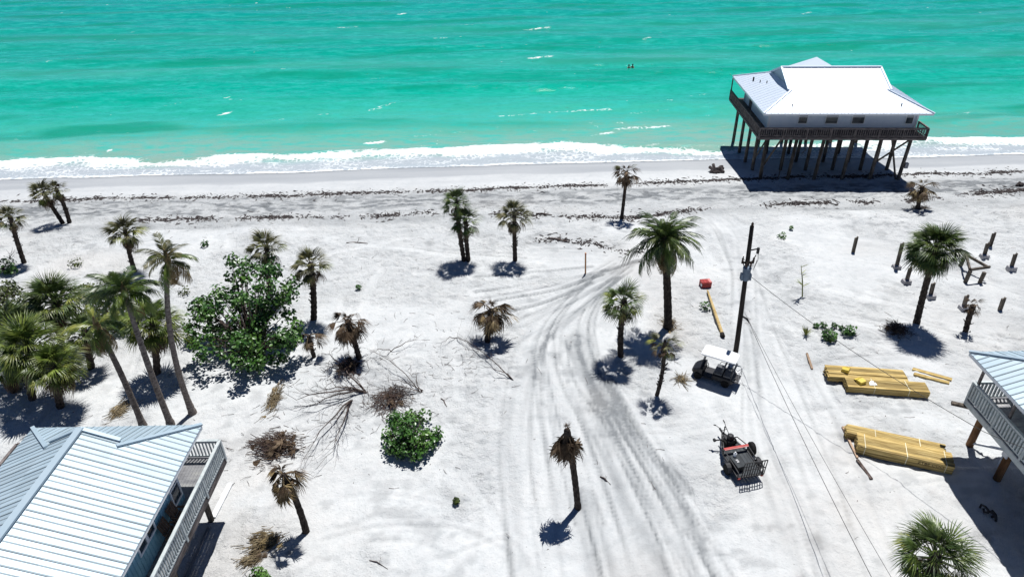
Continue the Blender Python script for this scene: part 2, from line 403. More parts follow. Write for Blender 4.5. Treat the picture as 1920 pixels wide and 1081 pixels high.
def smooth_poly(pts, n=8):
    out = []
    P = [Vector(p) for p in pts]
    for i in range(len(P) - 1):
        p0 = P[max(i - 1, 0)]; p1 = P[i]; p2 = P[i + 1]; p3 = P[min(i + 2, len(P) - 1)]
        for k in range(n):
            t = k / n
            out.append(.5 * ((2 * p1) + (p2 - p0) * t + (2 * p0 - 5 * p1 + 4 * p2 - p3) * t * t + (3 * p1 - p0 - 3 * p2 + p3) * t ** 3))
    out.append(P[-1]); return out
def pxpoly(l): return smooth_poly([gp(*p).to_2d() for p in l])
def offset_poly(pts, o):
    out = []
    for i, p in enumerate(pts):
        d = (pts[min(i + 1, len(pts) - 1)] - pts[max(i - 1, 0)]); d = d.normalized() if d.length else Vector((1, 0))
        out.append(p + Vector((-d.y, d.x)) * o)
    return out
seedc = [100]
def rut(pts, width=.15, depth=.05, g=.42):
    seedc[0] += 3; sd_ = seedc[0]
    def fn(d, s, w):
        fade = np.clip(.55 + 1.5 * fbm(s / 5, s * 0 + sd_, 2, sd_), 0, 1)
        a = np.abs(d) / width
        prof = -depth * np.exp(-(a / .55) ** 4) + depth * .8 * np.exp(-((a - 1.0) / .35) ** 2)
        H[w] += prof * fade
        tread = .8 + .25 * np.sin(s * 26 + 3 * fbm(s, s * 0, 2, 5))
        grey[w] += g * 1.25 * fade * np.exp(-(a / .7) ** 2) * tread
        sm = 1 - .75 * np.exp(-(a / 2.6) ** 4) * fade; rough[w] *= sm; fine[w] *= sm
    stamp(pts, width * 4, fn)
def pair(l, gauge=1.5, **k):
    p = pxpoly(l)
    for s in (-1, 1): rut(offset_poly(p, s * gauge / 2), **k)
def band(l, half, a, streak=1.0, soft=.5):
    seedc[0] += 3; sd_ = seedc[0]
    def fn(d, s, w):
        e = 1 - sstep(half * soft, half, np.abs(d) + .35 * half * fbm(s / 3, d, 2, sd_ + 1))
        n = .5 + 1.5 * fbm(s / 5, d * 4.5, 3, sd_) * streak + .5 * fbm(s / 1.2, d * 2, 2, sd_ + 9)
        grey[w] += a * .8 * e * np.clip(n, 0, 1.4)
        H[w] += e * .03 * fbm(s / 6, d * 4, 2, sd_)
        fl = e * .65; rough[w] *= (1 - fl); fine[w] *= (1 - fl)
    stamp(pxpoly(l), half * 1.5, fn)
band([(1180, 1081), (1090, 900), (1050, 760), (1050, 650), (1110, 560), (1190, 490)], 3.0, .22)
band([(1330, 1081), (1260, 960), (1180, 830), (1115, 720), (1080, 640)], 1.1, .85)
band([(1245, 1081), (1165, 900), (1100, 760)], .7, .5)
band([(1130, 1081), (1110, 1000), (1090, 930)], .8, .5)
band([(985, 1081), (968, 900), (975, 760), (1000, 660)], .9, .35)
band([(1290, 920), (1250, 870)], .4, .9)
band([(1335, 400), (1390, 450), (1400, 560), (1410, 700)], 1.6, .22)
band([(1060, 470), (1000, 470), (1130, 468)], 1.3, .35)
band([(1480, 440), (1600, 452), (1700, 470)], 1.5, .2)
band([(1500, 690), (1600, 676), (1700, 672)], .5, .35)
band([(1530, 700), (1560, 760), (1600, 840)], .7, .3)
band([(1800, 600), (1900, 610), (1990, 640)], 1.4, .3)
pair([(1090, 1081), (1060, 900), (1045, 780), (1040, 690), (1060, 600), (1110, 530), (1190, 480)])
pair([(1330, 1120), (1240, 920), (1165, 800), (1100, 710), (1075, 640), (1090, 570), (1150, 510)], depth=.06)
pair([(1360, 1120), (1285, 960), (1190, 800), (1120, 700)], depth=.05)
pair([(1000, 1120), (975, 950), (965, 850), (975, 720), (1000, 640), (1070, 570), (1170, 500)])
pair([(1230, 1120), (1180, 950), (1120, 800), (1070, 700), (1060, 620)])
pair([(1480, 1120), (1430, 900), (1400, 760), (1395, 600), (1390, 500), (1350, 430), (1330, 390)])
pair([(1600, 1120), (1530, 880), (1470, 720), (1420, 590), (1385, 480), (1345, 410)])
pair([(1540, 1120), (1480, 900), (1440, 750), (1420, 620)], g=.2)
for o in range(0, 60, 12):
    rut(pxpoly([(1115 + o * .4, 735 + o), (1170, 772 + o), (1250, 785 + o), (1370, 765 + o)]), .14, .05, .12)
for l in [[(890, 548), (1000, 532), (1120, 512), (1200, 488)], [(930, 565), (1040, 543), (1130, 515)], [(960, 585), (1050, 556), (1150, 512)], [(985, 610), (1060, 575), (1155, 520)],
          [(1000, 640), (1065, 590), (1150, 525)], [(940, 555), (1050, 530), (1160, 500)], [(890, 520), (1000, 510), (1110, 500)], [(975, 600), (1045, 568), (1120, 528)], [(880, 600), (1000, 575), (1110, 530)]]:
    rut(pxpoly(l), .24, .08, .6)
for l in [[(1440, 540), (1560, 560), (1700, 600), (1930, 650)], [(1450, 600), (1600, 640), (1750, 650)], [(1480, 560), (1600, 590), (1800, 630), (1930, 690)], [(1430, 470), (1600, 490), (1800, 520), (1930, 560)],
          [(1470, 580), (1620, 605), (1850, 660)], [(1850, 620), (1900, 660), (1960, 720)], [(1500, 520), (1650, 560), (1800, 585)], [(1480, 770), (1620, 765), (1760, 780)], [(1500, 790), (1640, 775), (1800, 790)],
          [(1620, 910), (1740, 880), (1830, 885)], [(1640, 930), (1750, 905), (1840, 905)], [(1500, 640), (1560, 780), (1620, 920), (1680, 1060)], [(840, 1040), (950, 1010), (1000, 1081)], [(640, 1020), (760, 1010), (850, 1040)],
          [(600, 1010), (720, 985), (860, 990), (960, 1040)], [(600, 930), (720, 925), (830, 945)], [(850, 880), (900, 960), (880, 1060)], [(170, 800), (215, 700), (240, 640)], [(195, 800), (235, 700), (255, 650)],
          [(880, 900), (940, 980), (960, 1100)], [(1660, 860), (1720, 1000), (1900, 1060)], [(700, 460), (900, 480), (1100, 490)], [(620, 450), (800, 470), (900, 500)], [(1440, 560), (1700, 640), (1930, 700)]]:
    rut(pxpoly(l), .2, .05, .16)
NRT = np.random.RandomState(77)
mainl = pxpoly([(1230, 1130), (1150, 930), (1085, 760), (1055, 650), (1085, 570), (1180, 485)])
for i in range(38):
    o = NRT.uniform(-3.6, 4.2); a_, b_ = sorted(NRT.randint(0, len(mainl), 2))
    if b_ - a_ < 8: continue
    sh_ = np.linspace(1, .25, len(mainl))
    pts = [p_ + Vector((o * sh_[k_] , 0)) for k_, p_ in enumerate(mainl)][a_:b_]
    rut(pts, NRT.uniform(.07, .16), .04, NRT.uniform(.3, .7))
for l in [[(905, 560), (1000, 545), (1110, 520), (1200, 486)], [(950, 572), (1060, 548), (1165, 506)], [(985, 640), (1040, 605), (1100, 572), (1160, 520)], [(965, 612), (1050, 575), (1130, 532)], [(1010, 660), (1070, 600), (1140, 540)]]:
    band(l, .3, .6, 1.0, .3)
for l0, l1, k_ in (([(1290, 1130), (1200, 900), (1130, 770), (1090, 690)], [(1400, 1130), (1290, 900), (1200, 760), (1140, 700)], 9), ([(1430, 1130), (1400, 900), (1385, 760), (1392, 600), (1380, 470)], [(1640, 1130), (1520, 880), (1450, 700), (1415, 590), (1385, 450)], 12)):
    A_, B_ = pxpoly(l0), pxpoly(l1)
    if len(A_) != len(B_): continue
    for i in range(k_):
        f_ = NRT.rand(); a_, b_ = sorted(NRT.randint(0, len(A_), 2))
        if b_ - a_ < 6: a_, b_ = 0, len(A_)
        rut([p_.lerp(q_, f_ + .05 * math.sin(.4 * j_)) for j_, (p_, q_) in enumerate(zip(A_, B_))][a_:b_], NRT.uniform(.08, .17), .045, NRT.uniform(.2, .5))
for i in range(60):     # scattered single wheel marks on the upland
    x0, y0 = NR.uniform(-30, 34), NR.uniform(16, 46); a = NR.uniform(-.5, .5) + (math.pi / 2 if R.random() < .45 else 0); l = NR.uniform(3, 9)
    k = NR.uniform(-.08, .08)
    pts = [Vector((x0 + math.cos(a + k * t) * t, y0 + math.sin(a + k * t) * t)) for t in np.linspace(0, l, 10)]
    rut(pts, .16, .035, .1)
# trampled hollows
n_pits = 5200
pu = NR.uniform(-48, 48, n_pits); pv = NR.uniform(14, 57, n_pits)
for x0, y0 in zip(pu, pv):
    i0, i1 = np.searchsorted(xs, [x0 - .45, x0 + .45]); j0, j1 = np.searchsorted(ys, [y0 - .45, y0 + .45])
    q = rough[j0:j1, i0:i1]
    if q.size == 0 or q.mean() < .5: continue
    r = NR.uniform(.1, .2); dd = np.hypot(X[j0:j1, i0:i1] - x0, (Y[j0:j1, i0:i1] - y0) * NR.uniform(.7, 1.4)) / r
    H[j0:j1, i0:i1] += NR.uniform(.03, .09) * (-np.exp(-dd ** 2) + .7 * np.exp(-((dd - 1.4) / .5) ** 2))
# low sand banks and berms pushed up by machines
for (l, half, hgt) in [([(880, 430), (1000, 440), (1140, 440)], 1.6, .35), ([(1340, 440), (1450, 415), (1600, 405), (1750, 420)], 1.8, .35), ([(1420, 560), (1400, 480), (1350, 440)], .5, .12),
                       ([(200, 470), (400, 460), (640, 430)], 2, .3), ([(1620, 905), (1720, 895), (1830, 900)], .7, .16), ([(1500, 700), (1600, 820), (1640, 930)], .5, .14), ([(0, 470), (120, 440), (220, 430)], 2, .3)]:
    def fn(d, s, w, half=half, hgt=hgt): H[w] += hgt * np.exp(-(d / half) ** 2) * (.7 + .8 * fbm(s / 2, d / 1.5, 3, 77))
    stamp(pxpoly(l), half * 3, fn)
shx = np.array([-900, -62, -50.3, -34.7, -20, -13.6, .2, 10, 20.3, 32, 41, 52, 62, 900]); shy = np.array([63, 63, 63.2, 63.6, 63.6, 64.3, 65.05, 65.3, 65.55, 65.1, 64.9, 65.25, 65, 65])
def shore(x): return np.interp(x, shx, shy) + .55 * fbm(x / 4.5, x * 0 + 3, 3, 71)
SHR = shore(X)
G2 = G + np.where(inner, lump + fine + H, 0)
gentle = 1 - sstep(-5, -1, Y - SHR)           # planed smooth by the swash
G2 = np.where(inner, G * (1 - gentle) + G2 * gentle, G2)
ws = Y - SHR + .9 * fbm(X / 5, Y / 2, 3, 81)
damp = .85 * sstep(-3.9, -2.7, ws) + .15 * sstep(-.8, -.1, ws)
damp = np.maximum(damp, .4 * sstep(-7.5, -4, ws) * (.6 + .8 * (fbm(X / 6, Y / .5, 3, 85) + .5)))
damp *= .8 + .4 * (fbm(X / 9, Y / .7, 3, 83) + .5)
# grey trampled belt between the two wrack lines
belt = np.exp(-((shs - 55.4) / 1.8) ** 2) * (.55 + .9 * fbm(X / 3, Y / .6, 4, 87))
grey += 1.15 * np.clip(belt, 0, 1) * (.5 + 1.2 * sstep(-.1, .12, fbm(X / .8, Y / .35, 3, 88))) + .6 * np.clip(np.exp(-((shs - 51.5) / 1.2) ** 2) * (.5 + 1.4 * fbm(X / 4, Y / 1.0, 4, 89)), 0, 1)
grey += .5 * np.clip(np.exp(-((shs - 57.0) / .5) ** 2) * (.5 + 1.6 * fbm(X / 3, Y / .4, 3, 91)), 0, 1)

def grid_mesh(name, X, Y, Z, attrs, mat):
    ny, nx = X.shape; me = bpy.data.meshes.new(name)
    co = np.stack([X, Y, Z], -1).reshape(-1, 3).astype(np.float32)
    idx = np.arange(ny * nx).reshape(ny, nx)
    q = np.stack([idx[:-1, :-1], idx[:-1, 1:], idx[1:, 1:], idx[1:, :-1]], -1).reshape(-1, 4).astype(np.int32)
    me.vertices.add(len(co)); me.vertices.foreach_set('co', co.ravel())
    me.loops.add(q.size); me.loops.foreach_set('vertex_index', q.ravel())
    me.polygons.add(len(q)); me.polygons.foreach_set('loop_start', np.arange(0, q.size, 4, dtype=np.int32)); me.polygons.foreach_set('loop_total', np.full(len(q), 4, dtype=np.int32))
    me.polygons.foreach_set('use_smooth', np.ones(len(q), dtype=bool))
    me.update(calc_edges=True)
    for k, a in attrs.items():
        t = me.attributes.new(k, 'FLOAT', 'POINT'); t.data.foreach_set('value', np.clip(a, 0, 1).ravel().astype(np.float32))
    me.materials.append(mat); return me
ground = link('sand_ground', grid_mesh('sand_ground', X, Y, G2, {'grey': grey, 'tan': tanm, 'damp': damp, 'rough': rough}, M['sand'])); ground['kind'] = 'structure'
def gz(x, y):
    i = min(max(int(np.searchsorted(xs, x)), 1), len(xs) - 1); j = min(max(int(np.searchsorted(ys, y)), 1), len(ys) - 1)
    u = (x - xs[i - 1]) / (xs[i] - xs[i - 1]); v = (y - ys[j - 1]) / (ys[j] - ys[j - 1])
    return float((G2[j - 1, i - 1] * (1 - u) + G2[j - 1, i] * u) * (1 - v) + (G2[j, i - 1] * (1 - u) + G2[j, i] * u) * v)
def gpz(px, py):
    p = gp(px, py); p.z = gz(p.x, p.y); return p

# ------------------------------------------------------------------ sea
sx = np.concatenate([[-4000, -1500, -600, -300, -200, -165], np.arange(-145, 145.01, .3), [165, 200, 300, 600, 1500, 4000]])
sd = np.concatenate([np.arange(0, 12, .16), np.arange(12, 60, .3), np.arange(60, 130, .5), [140, 160, 200, 300, 500, 900, 1600, 3000, 6000]])
SX, SD = np.meshgrid(sx, sd); SH = shore(SX); SY = SH + SD
SEA = -.9
amp = sstep(3, 14, SD)
ph = fbm(SX / 26, SY / 16, 3, 201) * 9
sw = .13 * np.sin(SY * .82 + SX * .05 + ph) + .1 * np.sin(SY * .47 - SX * .06 + ph * .7 + 1)
sw = sw * (SD < 200) * amp
ch = fbm(SX / 2.6, SY / .9, 3, 211) * .2 * sstep(1.5, 8, SD) * (SD < 135)
bore = .22 * np.exp(-((SD - 4.6 - 1.2 * fbm(SX / 9, SX * 0, 2, 221)) / 1.0) ** 2)
SZ = SEA + sw + ch + bore * sstep(0, 2, SD)
flow = base_z(SX, SY) + .03
SZ = np.where(SD < 3.5, flow * (1 - sstep(0, 2.2, SD)) + SZ * sstep(0, 2.2, SD), SZ)
SZ = np.maximum(SZ, np.where(SD < 6, base_z(SX, SY) + .03, -9))
tint = np.interp(SD + 6 * fbm(SX / 18, SY / 7, 3, 231), [0, 6, 10, 18, 28, 50, 80, 120, 400], [0, .01, .05, .13, .3, .5, .68, .85, 1])
barm = np.exp(-((SD - 42 - 4 * fbm(SX / 30, SX * 0, 2, 241)) / 3.6) ** 2) * (.6 + .9 * fbm(SX / 12, SY / 2, 3, 243)) + .7 * np.exp(-((SD - 66) / 6) ** 2) * (.5 + fbm(SX / 15, SY / 3, 3, 247))
# surf: solid outer crest, lacy wash inside
fw = np.interp(sx, [-4000, -54, -45, -38, -25, -14.5, -5, 5.5, 13, 21, 33, 45, 54, 4000], [5, 5.9, 5.6, 3.2, 4.6, 5.0, 4.6, 5.6, 3.4, 2.0, 3.6, 5.2, 4.2, 4])
FW = np.broadcast_to(fw, SX.shape) * 1.02 + 1.6 * fbm(SX / 7, SX * 0 + 4, 3, 252) + .9 * fbm(SX / .9, SY / .8, 3, 253) + 1.0 * fbm(SX / 3, SX * 0 + 9, 3, 251)
u = SD / FW
foam = np.where(u < 1, .44 + .52 * sstep(.48, .92, u + .7 * fbm(SX / 5, SY / 1.6, 4, 255)), 0) + .0
foam += np.where(u < 1, .3 * np.exp(-((u - .06) / .06) ** 2), 0) * (.4 + 1.2 * (fbm(SX / 4, SX * 0, 2, 257) + .5))
foam += np.where(u < 1, .45 * fbm(SX / 3.5, SY / 1.1, 4, 259), 0)
foam = np.where(u >= 1, .66 * np.exp(-(SD - FW) / .9) + .34 * np.exp(-(SD - FW) / 2.2) * sstep(0, .2, fbm(SX / 3, SY / 1.2, 3, 254)), foam)
foam *= 1 - .35 * (SD > 12)
film = (1 - sstep(.45, 1.0, u)) * .92
cs = SY - .13 * SX + 7 * fbm(SX / 24, SY / 14, 3, 281)
swell = sstep(.1, .75, np.sin(cs * .55)) * sstep(-.05, .2, fbm(SX / 16, SY / 5, 3, 283)) * sstep(7, 14, SD) + .6 * sstep(.02, .25, fbm(SX / 22, SY / 3.2, 3, 287)) * sstep(8, 16, SD)
for (x0, y0, x1, y1, w, a) in [(1175, 215, 1260, 205, .5, .5), (930, 223, 1010, 213, .5, .62), (1010, 213, 1150, 205, .55, .62), (690, 206, 745, 194, .6, .72), (740, 196, 790, 190, .4, .5), (590, 215, 650, 210, .4, .45),
        (405, 216, 440, 208, .6, .75), (985, 113, 1040, 108, .8, .62), (980, 56, 1035, 50, .8, .72), (630, 53, 672, 48, .8, .72), (745, 30, 765, 27, .7, .66), (1205, 77, 1222, 73, .7, .66), (1505, 28, 1522, 22, .7, .66),
        (500, 228, 540, 222, .4, .5), (770, 258, 830, 252, .4, .6), (680, 270, 724, 266, .5, .8), (1085, 258, 1160, 245, .5, .58), (1150, 243, 1262, 237, .5, .66), (1100, 230, 1130, 245, .4, .5), (1215, 126, 1255, 122, .6, .45),
        (200, 288, 215, 280, .4, .7), (175, 248, 192, 246, .4, .55), (85, 120, 110, 114, .5, .55), (880, 280, 930, 272, .5, .6), (1640, 40, 1700, 36, .6, .45), (1830, 95, 1870, 90, .6, .4), (1780, 220, 1830, 208, .5, .45),
        (20, 258, 60, 250, .4, .35), (860, 50, 930, 46, .6, .45), (330, 150, 380, 146, .4, .5), (1290, 180, 1330, 176, .4, .5), (470, 100, 500, 97, .5, .45), (1450, 60, 1500, 56, .6, .45), (240, 60, 270, 57, .6, .45), (1330, 150, 1375, 146, .4, .5), (300, 200, 350, 194, .4, .45), (820, 150, 860, 147, .4, .45), (100, 205, 150, 200, .4, .42), (1050, 90, 1100, 85, .5, .35), (620, 165, 660, 160, .5, .4), (690, 147, 740, 141, .5, .45), (1600, 15, 1640, 10, .5, .4)]:
    a0 = at(x0, y0, SEA); a1 = at(x1, y1, SEA); dv = np.array([a1.x - a0.x, a1.y - a0.y]); L = np.hypot(*dv); dv = dv / L
    qx = SX - a0.x; qy = SY - a0.y; s = qx * dv[0] + qy * dv[1]; d = -qx * dv[1] + qy * dv[0] + .6 * fbm(s / 1.5, s * 0, 2, 261)
    e = sstep(-.6, .6, s) * (1 - sstep(L - .6, L + .6, s))
    foam = np.maximum(foam, a * e * np.exp(-(d / w) ** 2) * (.75 + .9 * fbm(SX / 1.1, SY / .5, 3, 263)) * 1.15)
    SZ += .07 * e * np.exp(-(d / .8) ** 2)
# stray white flecks on the chop
fl = sstep(.295, .37, fbm(SX / 1.6, SY / .7, 3, 271)) * (.4 + 1.2 * sstep(.0, .2, fbm(SX / 14, SY / 8, 2, 273)))
foam = np.maximum(foam, .41 * fl * (SD > 6) * (SD < 120))
sea = link('sea_water', grid_mesh('sea_water', SX, SY, SZ, {'foam': foam, 'tint': tint, 'bar': barm, 'film': film, 'swell': swell}, M['sea'])); sea['kind'] = 'structure'
# ------------------------------------------------------------------ buildings
def clip_poly(poly, a, b, c):
    """keep a*x+b*y<=c"""
    out = []
    for i in range(len(poly)):
        p, q = poly[i], poly[(i + 1) % len(poly)]
        dp = a * p[0] + b * p[1] - c; dq = a * q[0] + b * q[1] - c
        if dp <= 1e-9: out.append(p)
        if (dp < -1e-9 and dq > 1e-9) or (dp > 1e-9 and dq < -1e-9):
            t = dp / (dp - dq); out.append((p[0] + (q[0] - p[0]) * t, p[1] + (q[1] - p[1]) * t))
    return out
def roof_face(roof, poly, zf, run, width, mat, seam_mat, thick=.035, rib=.06, joined=None, mid=True):
    """cut a plan polygon into standing-seam panels; zf gives height, run is 'x' or 'y' = direction along the eave"""
    k = 0 if run == 'x' else 1
    lo = min(p[k] for p in poly); hi = max(p[k] for p in poly)
    n0 = math.floor(lo / width); n1 = math.ceil(hi / width)
    for i in range(n0, n1):
        a, b = i * width, (i + 1) * width
        g = .004
        q = clip_poly(poly, *((-1, 0) if k == 0 else (0, -1)), -(a + g)); q = clip_poly(q, *((1, 0) if k == 0 else (0, 1)), b - g) if q else q
        if len(q) < 3: continue
        mb = joined or MB()
        mb.prism([(p[0], p[1], zf(p[0], p[1]) - thick) for p in q], (0, 0, thick))
        seam = MB()
        # raised seam along the first edge, and a low stiffening rib half way
        lines = [(a + .025, rib * .45, .055)] + ([(a + width / 2, rib * .22, .05)] if mid else [])
        for c, hh, ww in lines:
            r = clip_poly(clip_poly(q, *((-1, 0) if k == 0 else (0, -1)), -(c - .004)) or [(0, 0)] * 3, *((1, 0) if k == 0 else (0, 1)), c + .004)
            if len(r) < 3: continue
            o = 1 - k
            s0 = min(p[o] for p in r); s1 = max(p[o] for p in r)
            e = [(c, s0), (c, s1)] if k == 0 else [(s0, c), (s1, c)]
            seam.beam((e[0][0], e[0][1], zf(*e[0]) + hh / 2 - .003), (e[1][0], e[1][1], zf(*e[1]) + hh / 2 - .003), ww, hh)
        if joined is None:
            p = obj('panel', mb, mat, roof)
            if seam.v:
                # the seam belongs to its panel mesh: second material slot
                me = p.data; n = len(me.polygons)
                mb.add(seam.v, seam.f); p.data = mb.mesh('panel', mat); p.data.materials.append(seam_mat)
                for j in range(n, len(p.data.polygons)): p.data.polygons[j].material_index = 1
        else:
            if seam.v: mb.add(seam.v, seam.f)
def dutch_roof(root, L, W, ze, m, inset, width, mat, seam_mat, overhang=.3, panels=True, gable_mat=None, hipped=True):
    """ridge along local x; skirt hips at both ends and a small gable above them"""
    roof = thing('roof', None, None); roof.parent = root
    zr = ze + m * W / 2; h = W / 2; c = inset; zc = ze + m * c
    front = [lambda x, y: ze + m * y, lambda x, y: ze + m * (W - y)]
    J = None if panels else MB()
    for s in (0, 1):
        Yf = (lambda y: y) if s == 0 else (lambda y: W - y)
        polys = [[(0, Yf(0)), (L, Yf(0)), (L - c, Yf(c)), (c, Yf(c))], [(c - overhang, Yf(c)), (L - c + overhang, Yf(c)), (L - c + overhang, Yf(h)), (c - overhang, Yf(h))]]
        # one continuous face per strip: union treated as two convex pieces
        for pl in polys: roof_face(roof, pl, front[s], 'x', width, mat, seam_mat, joined=J)
    roof_face(roof, [(0, 0), (c, c), (c, W - c), (0, W)], lambda x, y: ze + m * x, 'y', width, mat, seam_mat, joined=J)
    roof_face(roof, [(L, 0), (L - c, c), (L - c, W - c), (L, W)], lambda x, y: ze + m * (L - x), 'y', width, mat, seam_mat, joined=J)
    if J: obj('metal_sheeting', J, mat, roof)
    # ridge and hip caps, eave fascia, gable walls
    cap = MB()
    cap.beam((c - overhang - .03, h, zr + .045), (L - c + overhang + .03, h, zr + .045), .26, .08)
    for x0, x1 in ((0, c), (L, L - c)):
        for y0, y1 in ((0, c), (W, W - c)): cap.beam((x0, y0, ze + .04), (x1, y1, zc + .04), .15, .07)
    for x, sgn in ((c - overhang, -1), (L - c + overhang, 1)):
        for y in (c, W - c): cap.beam((x, y, zc + .035), (x, h, zr + .035), .16, .1)
    obj('ridge_cap', cap, mat, roof)
    gb = MB()
    for x in (c, L - c): gb.prism([(x - .04, c, zc - .03), (x - .04, W - c, zc - .03), (x - .04, h, zr - .06)], (.08, 0, 0))
    obj('gable_wall', gb, gable_mat or M['gable'], roof)
    fa = MB()
    e = .03
    for p, q in (((e, e), (L - e, e)), ((L - e, e), (L - e, W - e)), ((L - e, W - e), (e, W - e)), ((e, W - e), (e, e))):
        fa.beam((*p, ze - .11), (*q, ze - .11), .04, .15)
    fa.prism([(.07, .07, ze - .18), (L - .07, .07, ze - .18), (L - .07, W - .07, ze - .18), (.07, W - .07, ze - .18)], (0, 0, .02))
    obj('fascia', fa, M['trim'], roof)
    return roof
def window(root, c, w, h, normal, mat_frame=None, double=True):
    """normal: '-y','-x','+x' wall faces"""
    fr = MB(); t = .07
    rects = [(-w / 2 - t, -h / 2 - t, w / 2 + t, -h / 2), (-w / 2 - t, h / 2, w / 2 + t, h / 2 + t), (-w / 2 - t, -h / 2, -w / 2, h / 2), (w / 2, -h / 2, w / 2 + t, h / 2)]
    if double: rects.append((-w / 2, -.03, w / 2, .03))
    def put(mb, r, d0, d1):
        if normal == '-y': mb.box(c[0] + r[0], c[1] - d1, c[2] + r[1], c[0] + r[2], c[1] - d0, c[2] + r[3])
        elif normal == '-x': mb.box(c[0] - d1, c[1] + r[0], c[2] + r[1], c[0] - d0, c[1] + r[2], c[2] + r[3])
        else: mb.box(c[0] + d0, c[1] + r[0], c[2] + r[1], c[0] + d1, c[1] + r[2], c[2] + r[3]) if normal == '+x' else mb.box(c[0] + r[0], c[1] + d0, c[2] + r[1], c[0] + r[2], c[1] + d1, c[2] + r[3])
    for r in rects: put(fr, r, .0, .06)
    wdw = obj('window', fr, mat_frame or M['trim'], root)
    for r in ([(-w / 2, -h / 2, w / 2, -.03), (-w / 2, .03, w / 2, h / 2)] if double else [(-w / 2, -h / 2, w / 2, h / 2)]):
        g = MB(); put(g, r, .012, .025); obj('pane', g, M['glass'], wdw)
    return wdw
bal_cache = {}
def railing(root, p0, p1, z, h, mat, gap=.13, bw=.04, post=2.0, balusters=True, name='railing'):
    p0 = Vector((*p0, z)); p1 = Vector((*p1, z)); d = p1 - p0; L = d.length; d /= L
    mb = MB(); up = Vector((0, 0, 1))
    mb.beam(p0 + up * h, p1 + up * h, .13, .05); mb.beam(p0 + up * (h - .09), p1 + up * (h - .09), .05, .08); mb.beam(p0 + up * .1, p1 + up * .1, .05, .08)
    n = max(1, round(L / post))
    for i in range(n + 1):
        q = p0 + d * (L * i / n); mb.beam(q - up * .15, q + up * (h - .02), .1, .1)
    rl = obj(name, mb, mat, root)
    key = (round(h, 2), bw, mat.name)
    if key not in bal_cache:
        b = MB(); b.box(-bw / 2, -bw / 2, .14, bw / 2, bw / 2, h - .13); bal_cache[key] = b.mesh('baluster', mat)
    n = int(L / gap)
    for i in range(1, n):
        q = p0 + d * (L * i / n); o = link('baluster', bal_cache[key], rl, tr(*q))
    return rl
def boards(root, x0, y0, x1, y1, z, mat, w=.14, along='x', t=.035, name='deck_floor'):
    mb = MB(); k = 0
    if along == 'x':
        y = y0
        while y < y1 - .01: mb.box(x0, y + .004, z - t, x1, min(y + w, y1) - .004, z); y += w
    else:
        x = x0
        while x < x1 - .01: mb.box(x + .004, y0, z - t, min(x + w, x1) - .004, y1, z); x += w
    return obj(name, mb, mat, root, kind='stuff')
def lap_wall(mb, x0, y0, x1, y1, z0, z1, t=.1, lap=.16, normal=(0, -1)):
    """clapboard wall between two plan points, boards tilted outwards"""
    p0 = Vector((x0, y0, 0)); p1 = Vector((x1, y1, 0)); n = Vector((*normal, 0))
    z = z0
    while z < z1 - .01:
        ze = min(z + lap, z1)
        mb.add([p0 + n * .025 + Vector((0, 0, z)), p1 + n * .025 + Vector((0, 0, z)), p1 + Vector((0, 0, ze)), p0 + Vector((0, 0, ze)),
                p0 - n * t + Vector((0, 0, z)), p1 - n * t + Vector((0, 0, z)), p1 - n * t + Vector((0, 0, ze)), p0 - n * t + Vector((0, 0, ze))],
               [(0, 1, 2, 3), (5, 4, 7, 6), (1, 0, 4, 5), (3, 2, 6, 7), (0, 3, 7, 4), (2, 1, 5, 6)])
        z = ze

# ---- the house standing over the surf
SH_ = thing('beach_house', 'white-roofed pale blue house on tall pilings standing over the surf', 'house', (22.3, 58.5, 0), rad(-3.4))
L_, W_, ZE = 14.5, 12.3, 6.0
rf = dutch_roof(SH_, L_, W_, ZE, .395, 3.05, .6, M['roof_white'], M['roof_white'])
# wing on the sea side, its ridge running out to the water
wg = MB(); zt = 8.43
for s in (-1, 1):
    wg.prism([(7.2, 6.15, zt), (7.2, 10.0, zt), (7.2 + s * 4.4, 12.6, zt - 2.4), (7.2 + s * 4.4, 6.15, zt - 2.4)], (0, 0, -.05))
wg.prism([(7.2, 10.0, zt - .002), (2.8, 12.6, zt - 2.402), (11.6, 12.6, zt - 2.402)], (0, 0, -.05))
obj('wing_roof', wg, M['roof_white'], rf)
vt = MB()
for x, y in ((1.15, 8.8), (1.9, 6.9), (1.5, 7.7), (2.6, .9), (12.0, 1.0)):
    z = ZE + .395 * min(x, y, 14.5 - x); vt.tube([(x, y, z - .05), (x, y, z + (.35 if x < 1.3 else .22))], .08 if x < 1.3 else .045, 8)
obj('roof_vent', vt, M['blacksteel'], rf)
wl_ = MB(); FZ = 3.85; WT = 5.84
wx0, wx1, wy0, wy1 = 1.2, 14.25, 2.1, 10.8
lap_wall(wl_, wx0, wy0, wx1, wy0, FZ, WT, normal=(0, -1)); lap_wall(wl_, wx1, wy1, wx0, wy1, FZ, WT, normal=(0, 1))
lap_wall(wl_, wx0, wy1, wx0, wy0, FZ, WT, normal=(-1, 0)); lap_wall(wl_, wx1, wy0, wx1, wy1, FZ, WT, normal=(1, 0))
obj('wall', wl_, M['siding'], SH_)
ct = MB()
for x, y in ((wx0, wy0), (wx1, wy0), (wx0, wy1), (wx1, wy1)): ct.cbox((x, y, (FZ + WT) / 2), (.18, .18, WT - FZ - .004))
obj('corner_trim', ct, M['trim'], SH_)
for x, w in ((4.2, .75), (6.75, 1.05), (9.1, 1.05), (13.6, .6)): window(SH_, (x, wy0 - .03, FZ + 1.2), w, 1.2, '-y')
window(SH_, (wx0 - .03, 5.2, FZ + 1.25), .6, .8, '-x')
dr = MB(); dr.box(wx0 - .07, 8.0, FZ, wx0 - .03, 8.9, FZ + 1.95); obj('door', dr, M['deckdark'], SH_)
